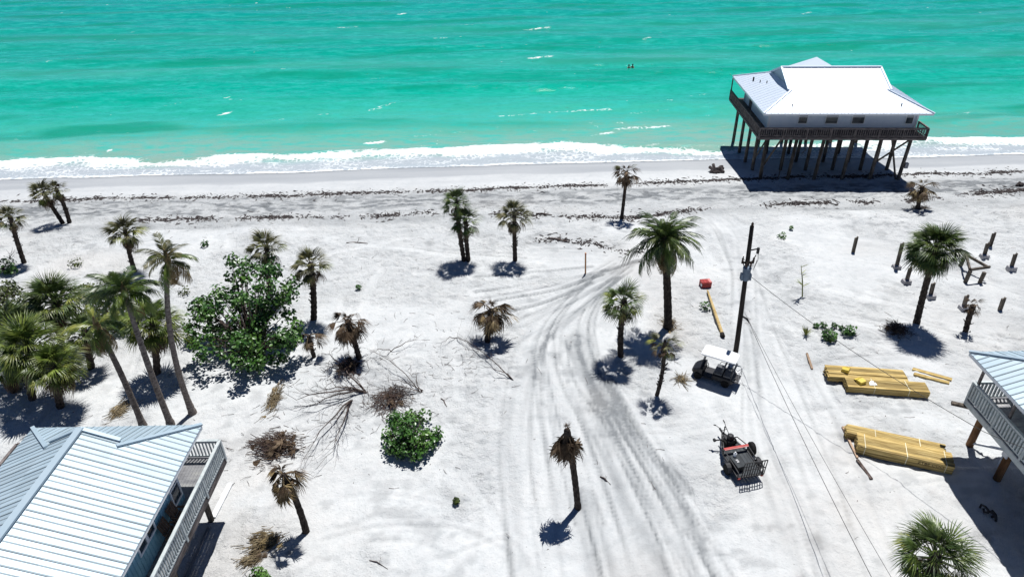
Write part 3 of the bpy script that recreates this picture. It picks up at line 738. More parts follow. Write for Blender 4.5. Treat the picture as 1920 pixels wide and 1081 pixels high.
boards(SH_, -.1, 0, 14.5, 12.0, FZ - .02, M['deckdark'])
jo = MB()
for p, q in (((-.08, .03), (14.48, .03)), ((-.08, 11.97), (14.48, 11.97)), ((-.06, .06), (-.06, 11.94)), ((14.46, .06), (14.46, 11.94))): jo.beam((*p, FZ - .15), (*q, FZ - .15), .05, .2)
for i in range(5): jo.beam((.0, .8 + 2.65 * i, FZ - .24), (14.4, .8 + 2.65 * i, FZ - .24), .12, .26)
for i in range(24): jo.beam((.3 + .6 * i, .06, FZ - .14), (.3 + .6 * i, 11.9, FZ - .14), .05, .15)
obj('floor_joists', jo, M['deckdark'], SH_)
railing(SH_, (-.05, .05), (14.45, .05), FZ, .84, M['deckdark'], gap=.19, bw=.045)
railing(SH_, (-.05, 11.95), (-.05, .2), FZ, .84, M['deckdark'], gap=.19, bw=.045)
railing(SH_, (14.45, .2), (14.45, 2.0), FZ, .84, M['deckdark'], gap=.19, bw=.045)
railing(SH_, (14.45, 11.0), (14.45, 11.95), FZ, .84, M['deckdark'], gap=.19, bw=.045)
cz = MB()
cz.beam((-.02, 11.9, FZ), (-.02, 11.9, 5.85), .1, .1); obj('porch_post', cz, M['deckdark'], SH_)
for i, x in enumerate((.9, 3.6, 6.0, 8.5, 11.0, 13.6)):
    for j, y in enumerate((.8, 3.45, 6.1, 8.75, 11.4)):
        if (i, j) in ((3, 3), (1, 2)): continue
        wp = SH_.matrix_basis @ Vector((x, y, 0)); g = -1.9
        jx, jy = R.uniform(-.12, .12), R.uniform(-.1, .1)
        mb = MB(); mb.tube([(x + jx, y + jy, g), (x + jx * .6, y + jy * .6, .8), (x, y, FZ - .1)], [.17, .16, .15], 10); obj('piling', mb, M['piling'], SH_, smooth=True)
br = MB()
for p, q in (((11.2, .9, 1.3), (13.5, .9, 3.3)), ((11.9, .78, 3.5), (13.3, .78, -.5)), ((.9, .95, .4), (2.3, .95, 3.4)), ((.95, 1.0, 3.3), (.95, 3.3, .6))):
    br = MB(); br.beam(p, q, .06, .16); obj('cross_brace', br, M['piling'], SH_)
for pl, rr in (([(2.9, 1.5, -.8), (2.9, 1.5, 3.6)], .05), ([(4.6, 1.2, 3.5), (4.7, 1.2, 2.2), (4.4, 1.15, 1.9)], .04)):
    pp = MB(); pp.tube(pl, rr, 8); obj('drain_pipe', pp, M['piling'], SH_)
mt = MB(); mt.cbox((13.85, .78, .95), (.3, .3, .5)); obj('meter_box', mt, M['concrete'], SH_, bevel=.02)

# ---- the metal-roofed house at lower left: local x runs towards the camera, local y towards +X
LH = thing('stilt_house', 'blue-grey stilt house with silver seamed roof and railed deck beside leaning coconut trunks', 'house', (-19.75, 20.9, 0), rad(-90))
rf = dutch_roof(LH, 15, 6.95, 5.62, .457, 2.15, .5, M['roof'], M['roof_seam'])
def bat_wall(mb, p0, p1, z0, z1, n, t=.1, gap=.2, bw=.04):
    p0 = Vector((*p0, 0)); p1 = Vector((*p1, 0)); n = Vector((*n, 0)); d = (p1 - p0); Ln = d.length; d /= Ln
    mb.prism([p0 + Vector((0, 0, z0)), p1 + Vector((0, 0, z0)), p1 + Vector((0, 0, z1)), p0 + Vector((0, 0, z1))], -n * t)
    k = int(Ln / gap)
    for i in range(k):
        c = p0 + d * (i + .5) * Ln / k + n * .008; mb.beam(c + Vector((0, 0, z0)), c + Vector((0, 0, z1)), .03, .03, up=d)
wb = MB(); HZ = 3.0
bat_wall(wb, (1.5, 6.15), (14, 6.15), HZ, 5.43, (0, 1)); bat_wall(wb, (1.5, .9), (1.5, 6.05), HZ, 5.43, (-1, 0)); bat_wall(wb, (14, .8), (1.5, .8), HZ, 5.43, (0, -1)); bat_wall(wb, (14.1, 6.1), (14.1, .8), HZ, 5.43, (1, 0))
obj('wall', wb, M['siding_blue'], LH)
for x, w, zc, h in ((1.98, .6, 4.2, 1.5), (4.05, .5, 4.45, .95), (4.7, .5, 4.45, .95), (8.5, .8, 4.4, 1.05)): window(LH, (x, 6.15, zc), w, h, '+y')
boards(LH, -.8, -1.8, 14.2, 7.0, HZ - .01, M['deck'], along='x')
jo = MB()
for p, q in (((-.78, -1.77), (-.78, 6.97)), ((-.75, 6.99), (14.2, 6.99)), ((-.75, -1.79), (14.2, -1.79))): jo.beam((*p, HZ - .19), (*q, HZ - .19), .05, .28)
for y in (.3, 3.2, 6.0): jo.beam((-.7, y, HZ - .3), (14.2, y, HZ - .3), .12, .24)
for i in range(24): jo.beam((-.5 + .62 * i, -1.7, HZ - .12), (-.5 + .62 * i, 6.9, HZ - .12), .05, .14)
obj('floor_joists', jo, M['deckdark'], LH)
railing(LH, (-.75, 7.0), (14.2, 7.0), HZ, 1.0, M['rail'], gap=.14, bw=.05)
railing(LH, (-.75, 4.6), (-.75, 6.95), HZ, 1.0, M['rail'], gap=.14, bw=.05)
railing(LH, (-.75, -1.75), (-.75, 4.6), HZ, 1.0, M['deckdark'], gap=.14, bw=.05)
railing(LH, (14.2, -1.75), (-.75, -1.75), HZ, 1.0, M['deckdark'], gap=.14, bw=.05)
for x in (.1, 3.6, 7.1, 10.6):
    for y in (.4, 3.2, 5.95):
        mb = MB(); mb.tube([(x, y, -.5), (x, y, HZ - .1)], .13, 10); obj('piling', mb, M['piling'], LH, smooth=True)
for p, q in (((.1, 6.05, 1.9), (1.1, 6.05, 2.8)), ((3.6, 6.05, .1), (5.3, 6.05, 2.7))):
    kb = MB(); kb.beam(p, q, .07, .13); obj('cross_brace', kb, M['piling'], LH)

# ---- the house at the right edge, ridge also running towards the camera
RH = thing('stilt_house', 'teal stilt house with white railing and screened porch at the right edge', 'house', (20.95, 24.87, 0), rad(-90))
dutch_roof(RH, 14, 9, 5.6, .42, 3.0, .6, M['roof'], M['roof_seam'])
wb = MB()
bat_wall(wb, (14, 2.3), (2.7, 2.3), HZ, 5.42, (0, -1)); bat_wall(wb, (2.7, 2.4), (2.7, 7.4), HZ, 5.42, (-1, 0)); bat_wall(wb, (2.7, 7.5), (14, 7.5), HZ, 5.42, (0, 1))
obj('wall', wb, M['teal'], RH)
window(RH, (6.5, 2.3, 4.3), .9, 1.1, '-y')
boards(RH, .2, .6, 14, 8.6, HZ - .01, M['deck'], along='x')
jo = MB()
for p, q in (((.22, .62), (14, .62)), ((.22, .66), (.22, 8.6)), ((.25, 8.58), (14, 8.58))): jo.beam((*p, HZ - .19), (*q, HZ - .19), .05, .28)
for y in (1.7, 4.7, 7.6): jo.beam((.2, y, HZ - .3), (14, y, HZ - .3), .12, .24)
obj('floor_joists', jo, M['rail'], RH)
ob = MB(); ob.beam((.05, .15, HZ - .45), (.6, 1.2, HZ - .4), .22, .12); obj('outrigger_beam', ob, M['piling'], RH)
railing(RH, (.25, .65), (14, .65), HZ, 1.0, M['rail'], gap=.18, bw=.085)
railing(RH, (.25, .75), (.25, 8.5), HZ, 1.0, M['rail'], gap=.18, bw=.07)
# lattice screen closing the end of the porch
la = MB()
for i in range(13):
    for sg in (-1, 1):
        x = .3 + i * .2; la.beam((x, 2.45 + .012 * sg, 3.1), (x + sg * 1.1, 2.45 + .012 * sg, 5.3), .045, .012, up=(0, 1, 0)) if 0 < x + sg * 1.1 < 2.8 else None
obj('lattice_screen', la, M['trim'], RH)
for x, y in ((.4, .75), (2.7, .75), (6, .75), (9.5, .75), (.4, 2.6)):
    po = MB(); po.beam((x, y, HZ), (x, y, 5.4), .1, .1); obj('porch_post', po, M['deckdark'], RH)
for x in (.35, 2.57, 6.0, 9.4):
    for y in (1.72, 4.7, 7.6):
        mb = MB(); mb.tube([(x, y, -.5), (x, y, HZ - .1)], .17, 12); obj('piling', mb, M['piling_brown'], RH, smooth=True)
for p, q, w, h in (((.45, 1.75, .25), (2.2, 3.2, 1.15), .1, .13), ((2.57, 1.52, 1.5), (2.57, 1.52, 2.75), .32, .06), ((2.57, 1.8, 1.2), (.9, 1.6, 2.7), .08, .1)):
    wbz = MB(); wbz.beam(p, q, w, h, up=(0, 1, 0)); obj('white_brace', wbz, M['trim'], RH)
for p, q in (((1.75, 2.3, -.2), (1.75, 2.3, 2.7)), ((5.0, 1.6, -.2), (5.3, 1.6, 2.7))):
    wbz = MB(); wbz.tube([p, q], .06, 8); obj('white_pipe', wbz, M['trim'], RH)

# ------------------------------------------------------------------ palms
def frond_mesh(name, seed, spread=125, droop=.35, n=26, pet=.42, segl=.58, wide=1.15, mat=None, fold=.0, jag=.25, tipdrop=.12):
    r = random.Random(seed); mb = MB()
    zf = lambda x: -droop * .35 * x * x + .12 * x
    pts = [(pet * i / 3, 0, zf(pet * i / 3)) for i in range(4)]
    mb.tube(pts, [.022, .016, .013, .01], 4, cap=False)
    hx, hz = pts[-1][0], pts[-1][2]; da = rad(spread) * 2 / n
    for i in range(n):
        a = -rad(spread) + da * (i + .5) + r.uniform(-.3, .3) * da
        l = segl * (.72 + .28 * math.cos(a * .75)) * (1 - jag * r.random() * r.random())
        ca, sa = math.cos(a), math.sin(a)
        def pt(rr, off, lift=0):
            x = hx + ca * rr - sa * off; y = sa * rr + ca * off
            z = hz + .1 * max(0, x - hx) - droop * (max(0, x - hx) ** 2) * 1.0 - fold * abs(y) - tipdrop * (rr / segl) ** 3 + lift
            return (x, y * (1 - fold * .5), z)
        w1 = math.tan(da / 2) * l * .48 * wide; w2 = w1 * .8; j = r.uniform(-.02, .02)
        vs = [(hx, 0, hz), pt(l * .48, -w1, .012 + j), pt(l * .48, w1, -.012 + j), pt(l * .76, -w2 * .7), pt(l * .76, w2 * .7), pt(l, r.uniform(-.02, .02), -.03)]
        mb.add(vs, [(0, 1, 2), (1, 3, 4, 2), (3, 5, 4)])
    return mb.mesh(name, mat)
def coco_mesh(name, seed, mat, n=29, droop=.5, hang=.16):
    r = random.Random(seed); mb = MB()
    def rp(t):
        return Vector((t * (1 - .12 * t * t), 0, .28 * t - droop * t ** 2.1))
    pts = [rp(i / 9) for i in range(10)]
    mb.tube(pts, [.016 * (1 - .8 * i / 9) + .002 for i in range(10)], 4, cap=False)
    for i in range(n):
        t = .12 + .88 * (i + .5) / n; p = rp(t); d = (rp(min(1, t + .02)) - rp(t - .02)).normalized()
        ln = .31 * (math.sin(math.pi * min(1, .15 + t * .8)) ** .6) * r.uniform(.8, 1.1)
        for s in (-1, 1):
            if r.random() < .1: continue
            side = Vector((0, s, 0)); fw = d * .75 + side * .75; fw.normalize()
            h = hang * r.uniform(.6, 1.4)
            w = d * .0135
            m1 = p + fw * ln * .5 + Vector((0, 0, -h * .28)); e = p + fw * ln * .9 + Vector((0, 0, -h))
            mb.add([p - w, p + w, m1 + w * 1.2, m1 - w * 1.2, e], [(0, 1, 2, 3), (3, 2, 4)])
    return mb.mesh(name, mat)
FR = {}
def fronds(kind, mat):
    k = (kind, mat)
    if k not in FR:
        m = M[mat]
        if kind == 'fan': FR[k] = [frond_mesh('frond', 10 + i, 66 + 7 * i, .32 + .14 * i, 17, pet=.46, segl=.58, mat=m, wide=1.0, tipdrop=.16, fold=.22) for i in range(4)]
        elif kind == 'fan_fine': FR[k] = [frond_mesh('frond', 60 + i, 84 + 7 * i, .38 + .14 * i, 20, pet=.48, segl=.56, mat=m, wide=.85, tipdrop=.18, fold=.2) for i in range(4)]
        elif kind == 'dead': FR[k] = [frond_mesh('dead_frond', 20 + i, 75 + 12 * i, .9, 18, pet=.42, mat=m, fold=.55, jag=.6, wide=1.0, tipdrop=.25) for i in range(4)]
        elif kind == 'hang': FR[k] = [frond_mesh('dead_frond', 70 + i, 60 + 10 * i, .12, 16, pet=.4, segl=.62, mat=m, fold=.3, jag=.6, wide=1.1, tipdrop=.05) for i in range(4)]
        elif kind == 'coco': FR[k] = [coco_mesh('frond', 30 + i, m, droop=.5 + .12 * i, hang=.13 + .03 * i) for i in range(4)]
        elif kind == 'coco_dead': FR[k] = [coco_mesh('dead_frond', 40 + i, m, n=24, droop=.6, hang=.3) for i in range(3)]
    return FR[k]
def add_fronds(root, top, r, n, kind, mat, el0, el1, name=None, az0=0, az1=360, jit=.15, size=(.85, 1.1)):
    ms = fronds(kind, mat); out = []
    for i in range(n):
        f = (i + .5) / n; e = el0 + (el1 - el0) * f + R.uniform(-9, 9)
        a = az0 + ((i * 137.508 + R.uniform(-14, 14)) % 360) * (az1 - az0) / 360
        s = r * R.uniform(*size)
        mt_ = tr(*top) @ rotz(rad(a)) @ Matrix.Rotation(-rad(e), 4, 'Y') @ Matrix.Rotation(R.uniform(-.35, .35), 4, 'X') @ tr(.05, 0, 0) @ Matrix.Diagonal((s, s, s, 1))
        me = R.choice(ms); out.append(link(name or me.name.split('.')[0], me, root, mt_))
    return out
def trunk(root, top, r0, r1, seed, mat='bark', bend=None, boots=False, k=None, flare=1.5):
    r = random.Random(seed); top = Vector(top); L = top.length; k = k or max(6, int(L / .16)); mb = MB()
    pts = []; rs = []
    b = Vector(bend) if bend else Vector((r.uniform(-.1, .1), r.uniform(-.1, .1), 0)) * L * .3
    for i in range(k + 1):
        t = i / k
        pts.append(Vector((0, 0, -.35 * (1 - t))) + top * t + b * (4 * t * (1 - t)))
        rr = r0 + (r1 - r0) * t
        if t < .15: rr *= 1 + (flare - 1) * (1 - t / .15) ** 2
        rs.append(rr * (1 + (.1 if i % 2 else -.06) * (1 if boots else .45)) * r.uniform(.95, 1.05))
    mb.tube(pts, rs, 10); t_ = obj('trunk', mb, M[mat], root, smooth=not boots)
    if boots:   # ragged stubs of old leaf bases under the crown
        bm_ = MB()
        for i in range(int(26 * min(1.5, L / 3))):
            t = R.uniform(.25, 1.0) if L > 2 else R.uniform(0.1, 1)
            p = Vector((0, 0, -.35 * (1 - t))) + top * t + b * (4 * t * (1 - t)); a = R.uniform(0, 6.28); d = Vector((math.cos(a), math.sin(a), 1.1)).normalized()
            bm_.beam(p + Vector((math.cos(a), math.sin(a), 0)) * r1 * .7, p + Vector((math.cos(a), math.sin(a), 0)) * r1 * .7 + d * R.uniform(.12, .3), .07, .03)
        obj('leaf_stub', bm_, M[mat], t_)
    return t_
def palm_root(base, label, name='palm_tree', group=None, cat='palm tree'):
    b = gpz(*base); return thing(name, label, cat, b, 0, group), b
def fan_palm(base, crown, rpx, label, green=28, brown=8, seed=1, mat='frond', r0=.17, r1=.14, boots=True, el=(86, -22), yellow=0, spike=0, bel=(-25, -75), bsize=(.75, 1.0), fine=False, group='fan palms on the sand', gk=1.1):
    root, b = palm_root(base, label, 'fan_palm', group)
    c = aty(*crown, b.y); top = c - b; r = rpx * mpp(c)
    trunk(root, top, r0, r1, seed, boots=boots)
    kd = 'fan_fine' if fine else 'fan'
    green = int(green * gk); yellow = int(yellow * gk + .5)
    if green: add_fronds(root, top, r * 1.0, green, kd, mat, *el, size=(.72, 1.1))
    if yellow: add_fronds(root, top, r, yellow, kd, 'frond_yellow', el[1] + 45, el[1])
    if brown: add_fronds(root, top - Vector((0, 0, .08)), r, brown, 'dead', 'frond_dead', *bel, size=bsize)
    if spike: add_fronds(root, top, r * .8, spike, 'dead', 'frond_dead', 85, 55)
    bud = MB(); bud.lathe([(r1 * .8, -.25), (r1 * 1.25, 0), (r1 * .9, .22), (.03, .4)], tuple(top), 8); obj('crown_shaft', bud, M['bark'], root)
    return root
def dead_palm(base, crown, rpx, label, n=18, seed=1, el=(20, -75), spike=3, mats=('frond_dead',), r0=.16, r1=.13, size=(.95, 1.3), boots=True, green=0, hangf=.4):
    root, b = palm_root(base, label, 'dead_palm', 'dead brown palms', )
    root['category'] = 'palm tree'
    c = aty(*crown, b.y); top = c - b; r = rpx * mpp(c)
    trunk(root, top, r0, r1, seed, boots=boots)
    for i, m in enumerate(mats):
        k = max(1, n // len(mats)); k1 = int(k * hangf)
        if k - k1: add_fronds(root, top, r, k - k1, 'dead', m, *el, size=size)
        if k1: add_fronds(root, top, r * 1.15, k1, 'hang', m, min(el[0], -30), el[1], size=size)
    if green: add_fronds(root, top, r, green, 'fan', 'frond_olive', 70, 10)
    if spike: add_fronds(root, top, r * .55, spike, 'dead', mats[0], 88, 60)
    return root
def coco_palm(base, crown, rpx, label, n=20, seed=1, mat='frond', lime=5, brown=4, bend=None, r0=.17, r1=.11, el=(82, -30), bark='bark_grey'):
    root, b = palm_root(base, label, 'coconut_palm', 'coconut palms')
    c = aty(*crown, b.y); top = c - b; r = rpx * mpp(c)
    trunk(root, top, r0, r1, seed, bark, bend=bend, flare=1.7)
    add_fronds(root, top, r * 1.05, n, 'coco', mat, *el, size=(.62, 1.12))
    if lime: add_fronds(root, top, r * 1.05, lime, 'coco', 'frond_lime', 40, -25)
    if brown: add_fronds(root, top, r, brown, 'coco_dead', 'frond_tan', -40, -78)
    bud = MB(); bud.lathe([(r1, -.3), (r1 * 1.5, 0), (r1, .3), (.03, .6)], tuple(top), 8); obj('crown_shaft', bud, M['frond_tan'], root)
    return root

# far left and along the wrack line
fan_palm((121, 421), (84, 366), 32, 'brown-green fan palm leaning left, thicker of the leaning pair by the beach', 22, 10, 1, 'frond_olive', yellow=4)
fan_palm((130, 420), (107, 358), 24, 'thin ragged palm behind its leaning twin, one stray frond out to the sea side', 10, 9, 2, 'frond_olive', spike=2)
fan_palm((45, 493), (20, 410), 30, 'leaning fan palm at the left edge above the dune scrub', 20, 8, 3, 'frond_olive', yellow=4)
fan_palm((254, 512), (236, 438), 42, 'upright fan palm with full olive crown behind the coconut palms', 26, 9, 4, 'frond_olive', yellow=6)
fan_palm((503, 560), (500, 468), 42, 'fan palm whose crown rises behind the large sea grape tree', 24, 6, 5, 'frond_olive', yellow=2)
fan_palm((586, 598), (583, 500), 42, 'fan palm with dark trunk just right of the sea grape tree', 24, 8, 6, 'frond_olive', r0=.2, r1=.17, yellow=3)
fan_palm((871, 487), (856, 382), 34, 'taller dark fan palm of the close pair by the upper beach', 26, 6, 7, 'frond', fine=False)
fan_palm((879, 489), (873, 418), 36, 'shorter fan palm of the close pair, its crown under its neighbour', 24, 8, 8, 'frond')
fan_palm((966, 489), (964, 408), 37, 'single dark fan palm right of the close pair on the upper beach', 24, 9, 9, 'frond_olive', yellow=2)
dead_palm((1165, 411), (1175, 322), 26, 'slender brown palm standing alone between two wrack lines', 24, 10, (35, -80), 2, ('frond_dead',), r0=.15, r1=.12, boots=False, green=2)
dead_palm((1720, 394), (1730, 350), 27, 'short tan withered palm beside the shadow of the beach house', 26, 11, (35, -75), 2, ('frond_tan', 'frond_dead'), r0=.17, r1=.15)
fan_palm((1720, 604), (1754, 470), 58, 'tall round-headed fan palm among broken pilings', 60, 14, 12, 'frond', r0=.2, r1=.17, boots=False, el=(88, -45), fine=False, yellow=4, gk=1.35)
dead_palm((1813, 619), (1825, 572), 17, 'short stump-like palm with shrivelled crown among broken pilings', 16, 13, (70, -60), 0, ('frond_dead',), r0=.16, r1=.16)
fan_palm((1165, 666), (1170, 568), 47, 'bright green fan palm standing alone left of the shaggy coconut palm', 24, 10, 14, 'frond', yellow=7, r0=.18, r1=.16)
fan_palm((1230, 739), (1246, 648), 36, 'thin sparse yellowing palm in front of the coconut palm, left of the golf cart', 7, 9, 15, 'frond_olive', r0=.11, r1=.1, yellow=4, el=(60, -30), bel=(10, -60))
dead_palm((913, 641), (921, 580), 44, 'squat dead palm with spreading brown fronds left of the sand track', 34, 16, (30, -62), 3, ('frond_dead', 'frond_tan', 'frond_dead'), r0=.19, r1=.17, size=(.95, 1.25))
dead_palm((675, 673), (652, 602), 40, 'dead palm with drooping grey-brown skirt beside a brush pile', 30, 17, (25, -75), 3, ('frond_dead',), r0=.17, r1=.15)
dead_palm((590, 668), (578, 628), 30, 'small broken dead palm at the right foot of the sea grape tree', 12, 18, (20, -75), 0, ('frond_tan', 'frond_dead'), r0=.14, r1=.1)
dead_palm((1085, 951), (1063, 806), 26, 'tall bare-trunked dead palm with tight hanging brown skirt beside the sand track', 40, 19, (-68, -89), 7, ('frond_dead',), r0=.15, r1=.14, size=(1.3, 2.9), boots=False, hangf=1.0)
dead_palm((573, 993), (531, 888), 46, 'leaning dead palm with drooping brown fronds near the lower left deck', 26, 20, (10, -75), 3, ('frond_dead', 'frond_tan'), r0=.16, r1=.12, boots=False)
# coconut palms
coco_palm((362, 773), (314, 488), 53, 'coconut palm rightmost of the three bare trunks behind the lower left house', 17, 21, 'frond_olive', 3, 6, bend=(-.5, 0, 0))
coco_palm((321, 796), (234, 548), 66, 'coconut palm with lime fronds, middle of the three bare trunks behind the lower left house', 26, 22, 'frond', 9, 2, bend=(-.1, 0, .2))
coco_palm((268, 798), (182, 612), 56, 'shorter coconut palm with yellow ragged fronds, leftmost of the three bare trunks', 7, 23, 'frond_yellow', 4, 7, bend=(.1, 0, .3))
coco_palm((1254, 613), (1246, 454), 67, 'large shaggy coconut palm in the middle of the sand lot', 42, 24, 'frond', 5, 5, r0=.26, r1=.22, bark='bark', el=(86, -25))
# palms without visible trunks
def low_palm(base, crown, rpx, label, n=38, yellow=14, brown=12, seed=1, mat='frond_bright'):
    return fan_palm(base, crown, rpx, label, n, brown, seed, mat, .2, .19, True, (88, -15), yellow, 0, (-15, -60), fine=True, group='bushy palms at the left edge', gk=1.25)
low_palm((60, 748), (55, 655), 70, 'large bushy fan palm at the left edge, its crown hiding the trunk', 36, 9, 18, 31)
low_palm((112, 762), (105, 690), 60, 'bushy yellow-tipped fan palm in front of the larger one at the left edge', 28, 12, 12, 32)
low_palm((25, 735), (15, 690), 52, 'low fan palm cut by the left edge beside the larger bushy one', 26, 8, 8, 35)
low_palm((112, 655), (106, 570), 64, 'dark green bushy fan palm behind the leaning coconut trunks', 38, 8, 16, 33, 'frond')
low_palm((292, 700), (288, 612), 62, 'bushy fan palm with brown skirt between two coconut trunks', 30, 12, 26, 34)
low_palm((170, 690), (160, 625), 46, 'small dark bushy palm between the bushy clump and the leftmost leaning trunk', 22, 5, 14, 37, 'frond')
low_palm((20, 690), (22, 615), 58, 'dark bushy palm at the left edge behind the largest yellow-tipped crowns', 26, 5, 10, 38, 'frond')
fan_palm((1742, 1150), (1754, 1046), 84, 'big green fan palm seen from above at the lower right corner', 38, 12, 36, 'frond', r0=.2, r1=.18, fine=True, yellow=8, el=(80, -20))

# ------------------------------------------------------------------ broadleaf plants
def leaves(blobs, n, size, seed, flat=.5, shell=.55):
    r = np.random.RandomState(seed); V = []; F = []
    w = np.array([b[3] ** 2 for b in blobs]); w = w / w.sum()
    for i in range(n):
        b = blobs[r.choice(len(blobs), p=w)]
        d = r.normal(size=3); d /= np.linalg.norm(d); rr = b[3] * (shell + (1 - shell) * r.rand() ** .6)
        sq = b[4] if len(b) > 4 else .75
        p = np.array([b[0] + d[0] * rr, b[1] + d[1] * rr, max(.03, b[2] + d[2] * rr * sq)])
        nrm = d * .8 + r.normal(size=3) * .55 + np.array([0, 0, .55]); nrm /= np.linalg.norm(nrm)
        a = np.cross(nrm, r.normal(size=3)); a /= np.linalg.norm(a); c = np.cross(nrm, a); s = size * r.uniform(.6, 1.25)
        o = len(V)
        for u_, v_, z_ in ((-1, 0, .0), (-.35, -.75, .12), (.5, -.62, .1), (1.0, 0, -.1), (.5, .62, .1), (-.35, .75, .12)):
            V.append(tuple(p + (a * u_ + c * v_ + nrm * z_) * s))
        F.append((o, o + 1, o + 2, o + 3)); F.append((o, o + 3, o + 4, o + 5))
    m = MB(); m.v = V; m.f = F; return m
def branchy(mb, p, d, L, r, depth, rnd, up=.1, spread=.7, n=3, seg=4):
    pts = [Vector(p)]; d = Vector(d).normalized()
    for i in range(seg):
        d = (d + Vector((rnd.uniform(-1, 1), rnd.uniform(-1, 1), rnd.uniform(-1, 1) + up)) * .22).normalized(); pts.append(pts[-1] + d * L / seg)
    mb.tube(pts, [r * (1 - .55 * i / seg) for i in range(seg + 1)], 5 if r > .03 else 3, cap=False)
    if depth > 0:
        for k in range(n):
            i = rnd.randint(1, seg); q = pts[i]
            dd = (d + Vector((rnd.uniform(-1, 1), rnd.uniform(-1, 1), rnd.uniform(-1, 1) + up)) * spread).normalized()
            branchy(mb, q, dd, L * rnd.uniform(.45, .75), r * .5, depth - 1, rnd, up, spread, n, seg)
def broadleaf(name, base, label, cat, blobs_px, n, size, seed, mat='leaf', limbs=6, group=None, h=1.0, shell=.4):
    """blobs_px: (px, py, radius px, height of its centre above ground)"""
    b = gpz(*base); root = thing(name, label, cat, b, 0, group); bl = []
    for (px, py, rp, hh) in blobs_px:
        p = at(px, py, b.z + hh); bl.append((p.x - b.x, p.y - b.y, hh, rp * mpp(p), .8))
    mb = MB(); rnd = random.Random(seed)
    for q in bl:
        pts = [Vector((R.uniform(-.1, .1), R.uniform(-.1, .1), -.2)), Vector((q[0] * .35, q[1] * .35, q[2] * .55)), Vector((q[0], q[1], q[2]))]
        mb.tube(pts, [.1 * h, .065 * h, .02 * h], 6)
        for k in range(limbs // 2):
            branchy(mb, pts[1], (q[0] + R.uniform(-1, 1), q[1] + R.uniform(-1, 1), q[2]), q[3] * 1.3, .035 * h, 1, rnd, .3, .8, 3)
    obj('trunk', mb, M['twig'], root, smooth=True)
    f = leaves(bl, n, size, seed, shell=shell); obj('foliage', f, M[mat], root, kind='stuff')
    return root
rg = random.Random(4); SGB = []
for px, py, r_, h_ in [(480, 525, 48, 3.6), (430, 545, 36, 3.2), (522, 550, 34, 3.0), (450, 595, 50, 2.5), (385, 590, 34, 2.2), (512, 610, 46, 2.2), (548, 632, 26, 1.5), (400, 638, 38, 1.5), (465, 645, 46, 1.4), (440, 502, 24, 3.6), (365, 615, 20, 1.6), (500, 668, 34, .8)]:
    for k in range(max(5, int(r_ / 4.2))):
        a_ = rg.uniform(0, 6.28); q_ = r_ * math.sqrt(rg.random()) * .95
        SGB.append((px + q_ * math.cos(a_), py + q_ * math.sin(a_), rg.uniform(12, 23), h_ + rg.uniform(-.35, .35)))
SHB = []
for k in range(44):
    a_ = rg.uniform(0, 6.28); q_ = 46 * math.sqrt(rg.random()); SHB.append((768 + q_ * math.cos(a_) * 1.15, 812 + q_ * math.sin(a_) * .85, rg.uniform(10, 19), max(.25, 1.15 - q_ / 55 + rg.uniform(-.2, .25))))
broadleaf('sea_grape_tree', (478, 668), 'large broad-leaved sea grape tree with dappled shade left of centre', 'tree',
          SGB, 6800, .11, 51, shell=.15, h=.7, limbs=2)
broadleaf('shrub', (768, 838), 'round glossy green shrub alone on the sand below the brush pile', 'shrub',
          SHB, 2300, .085, 52, shell=.25, h=.5, limbs=4)
broadleaf('shrub', (486, 1092), 'small green shrub at the bottom edge beside a dead frond heap', 'shrub', [(484, 1078, 18, .35), (498, 1088, 12, .2)], 170, .1, 53)
broadleaf('shrub', (12, 618), 'olive green scrub at the left edge behind the bushy palms', 'shrub', [(12, 565, 38, 1.1), (-15, 590, 42, 1.0), (30, 600, 30, .6), (15, 540, 20, 1.4), (45, 580, 24, .8), (60, 560, 18, .9)], 3600, .085, 54, 'leaf_olive')
broadleaf('shrub', (8, 512), 'dark low bush at the left edge under the leaning palm', 'shrub', [(5, 498, 22, .5), (22, 506, 12, .3)], 260, .1, 55)
broadleaf('shrub', (215, 600), 'olive undergrowth between the coconut crowns', 'shrub', [(195, 555, 34, 1.6), (165, 550, 24, 1.4), (240, 590, 28, 1.0), (215, 600, 26, .7), (175, 590, 22, .8)], 2600, .085, 56, 'leaf_olive')
broadleaf('shrub', (1556, 640), 'bright round shrub, larger of two right of the spiky yellow-green clump', 'shrub', [(1556, 628, 15, .3)], 190, .085, 57, group='low green plants on the sand')
broadleaf('shrub', (1596, 627), 'small round shrub at the right end of the low plant row', 'shrub', [(1594, 619, 13, .28), (1586, 622, 8, .2)], 150, .085, 58, group='low green plants on the sand')
for i, (px, py, r, lab) in enumerate([(1531, 610, 6, 'tiny green tuft above the spiky clump, leftmost of the top row'), (1545, 608, 7, 'tiny green tuft second in the top row of low plants'), (1565, 609, 6, 'tiny green tuft third in the top row of low plants'), (1577, 613, 4, 'smallest green tuft, last in the top row of low plants'),
                                     (1466, 441, 9, 'lone little green weed on open sand right of the utility pole top'), (141, 493, 14, 'yellow-green low weed on the left dune'), (384, 456, 8, 'small green weed right of the upright left fan palm'),
                                     (1484, 426, 4, 'pair of tiny dark sprigs near the lone little weed'), (672, 538, 6, 'small dark green sprig lying on the sand right of the sea grape tree'), (855, 938, 7, 'yellowish weed sprig on bare sand left of the bare-trunked dead palm'), (1322, 573, 11, 'small dark green plant beside the fallen timber'), (345, 545, 12, 'thin leafy sprig left of the sea grape tree')]):
    broadleaf('weed', (px, py + r * .5), lab, 'plant', [(px, py, r, .15 + r * .008)], 26 + r * 5, .07, 80 + i, 'leaf_olive' if px in (141, 855, 345) else 'leaf', limbs=2, h=.3)
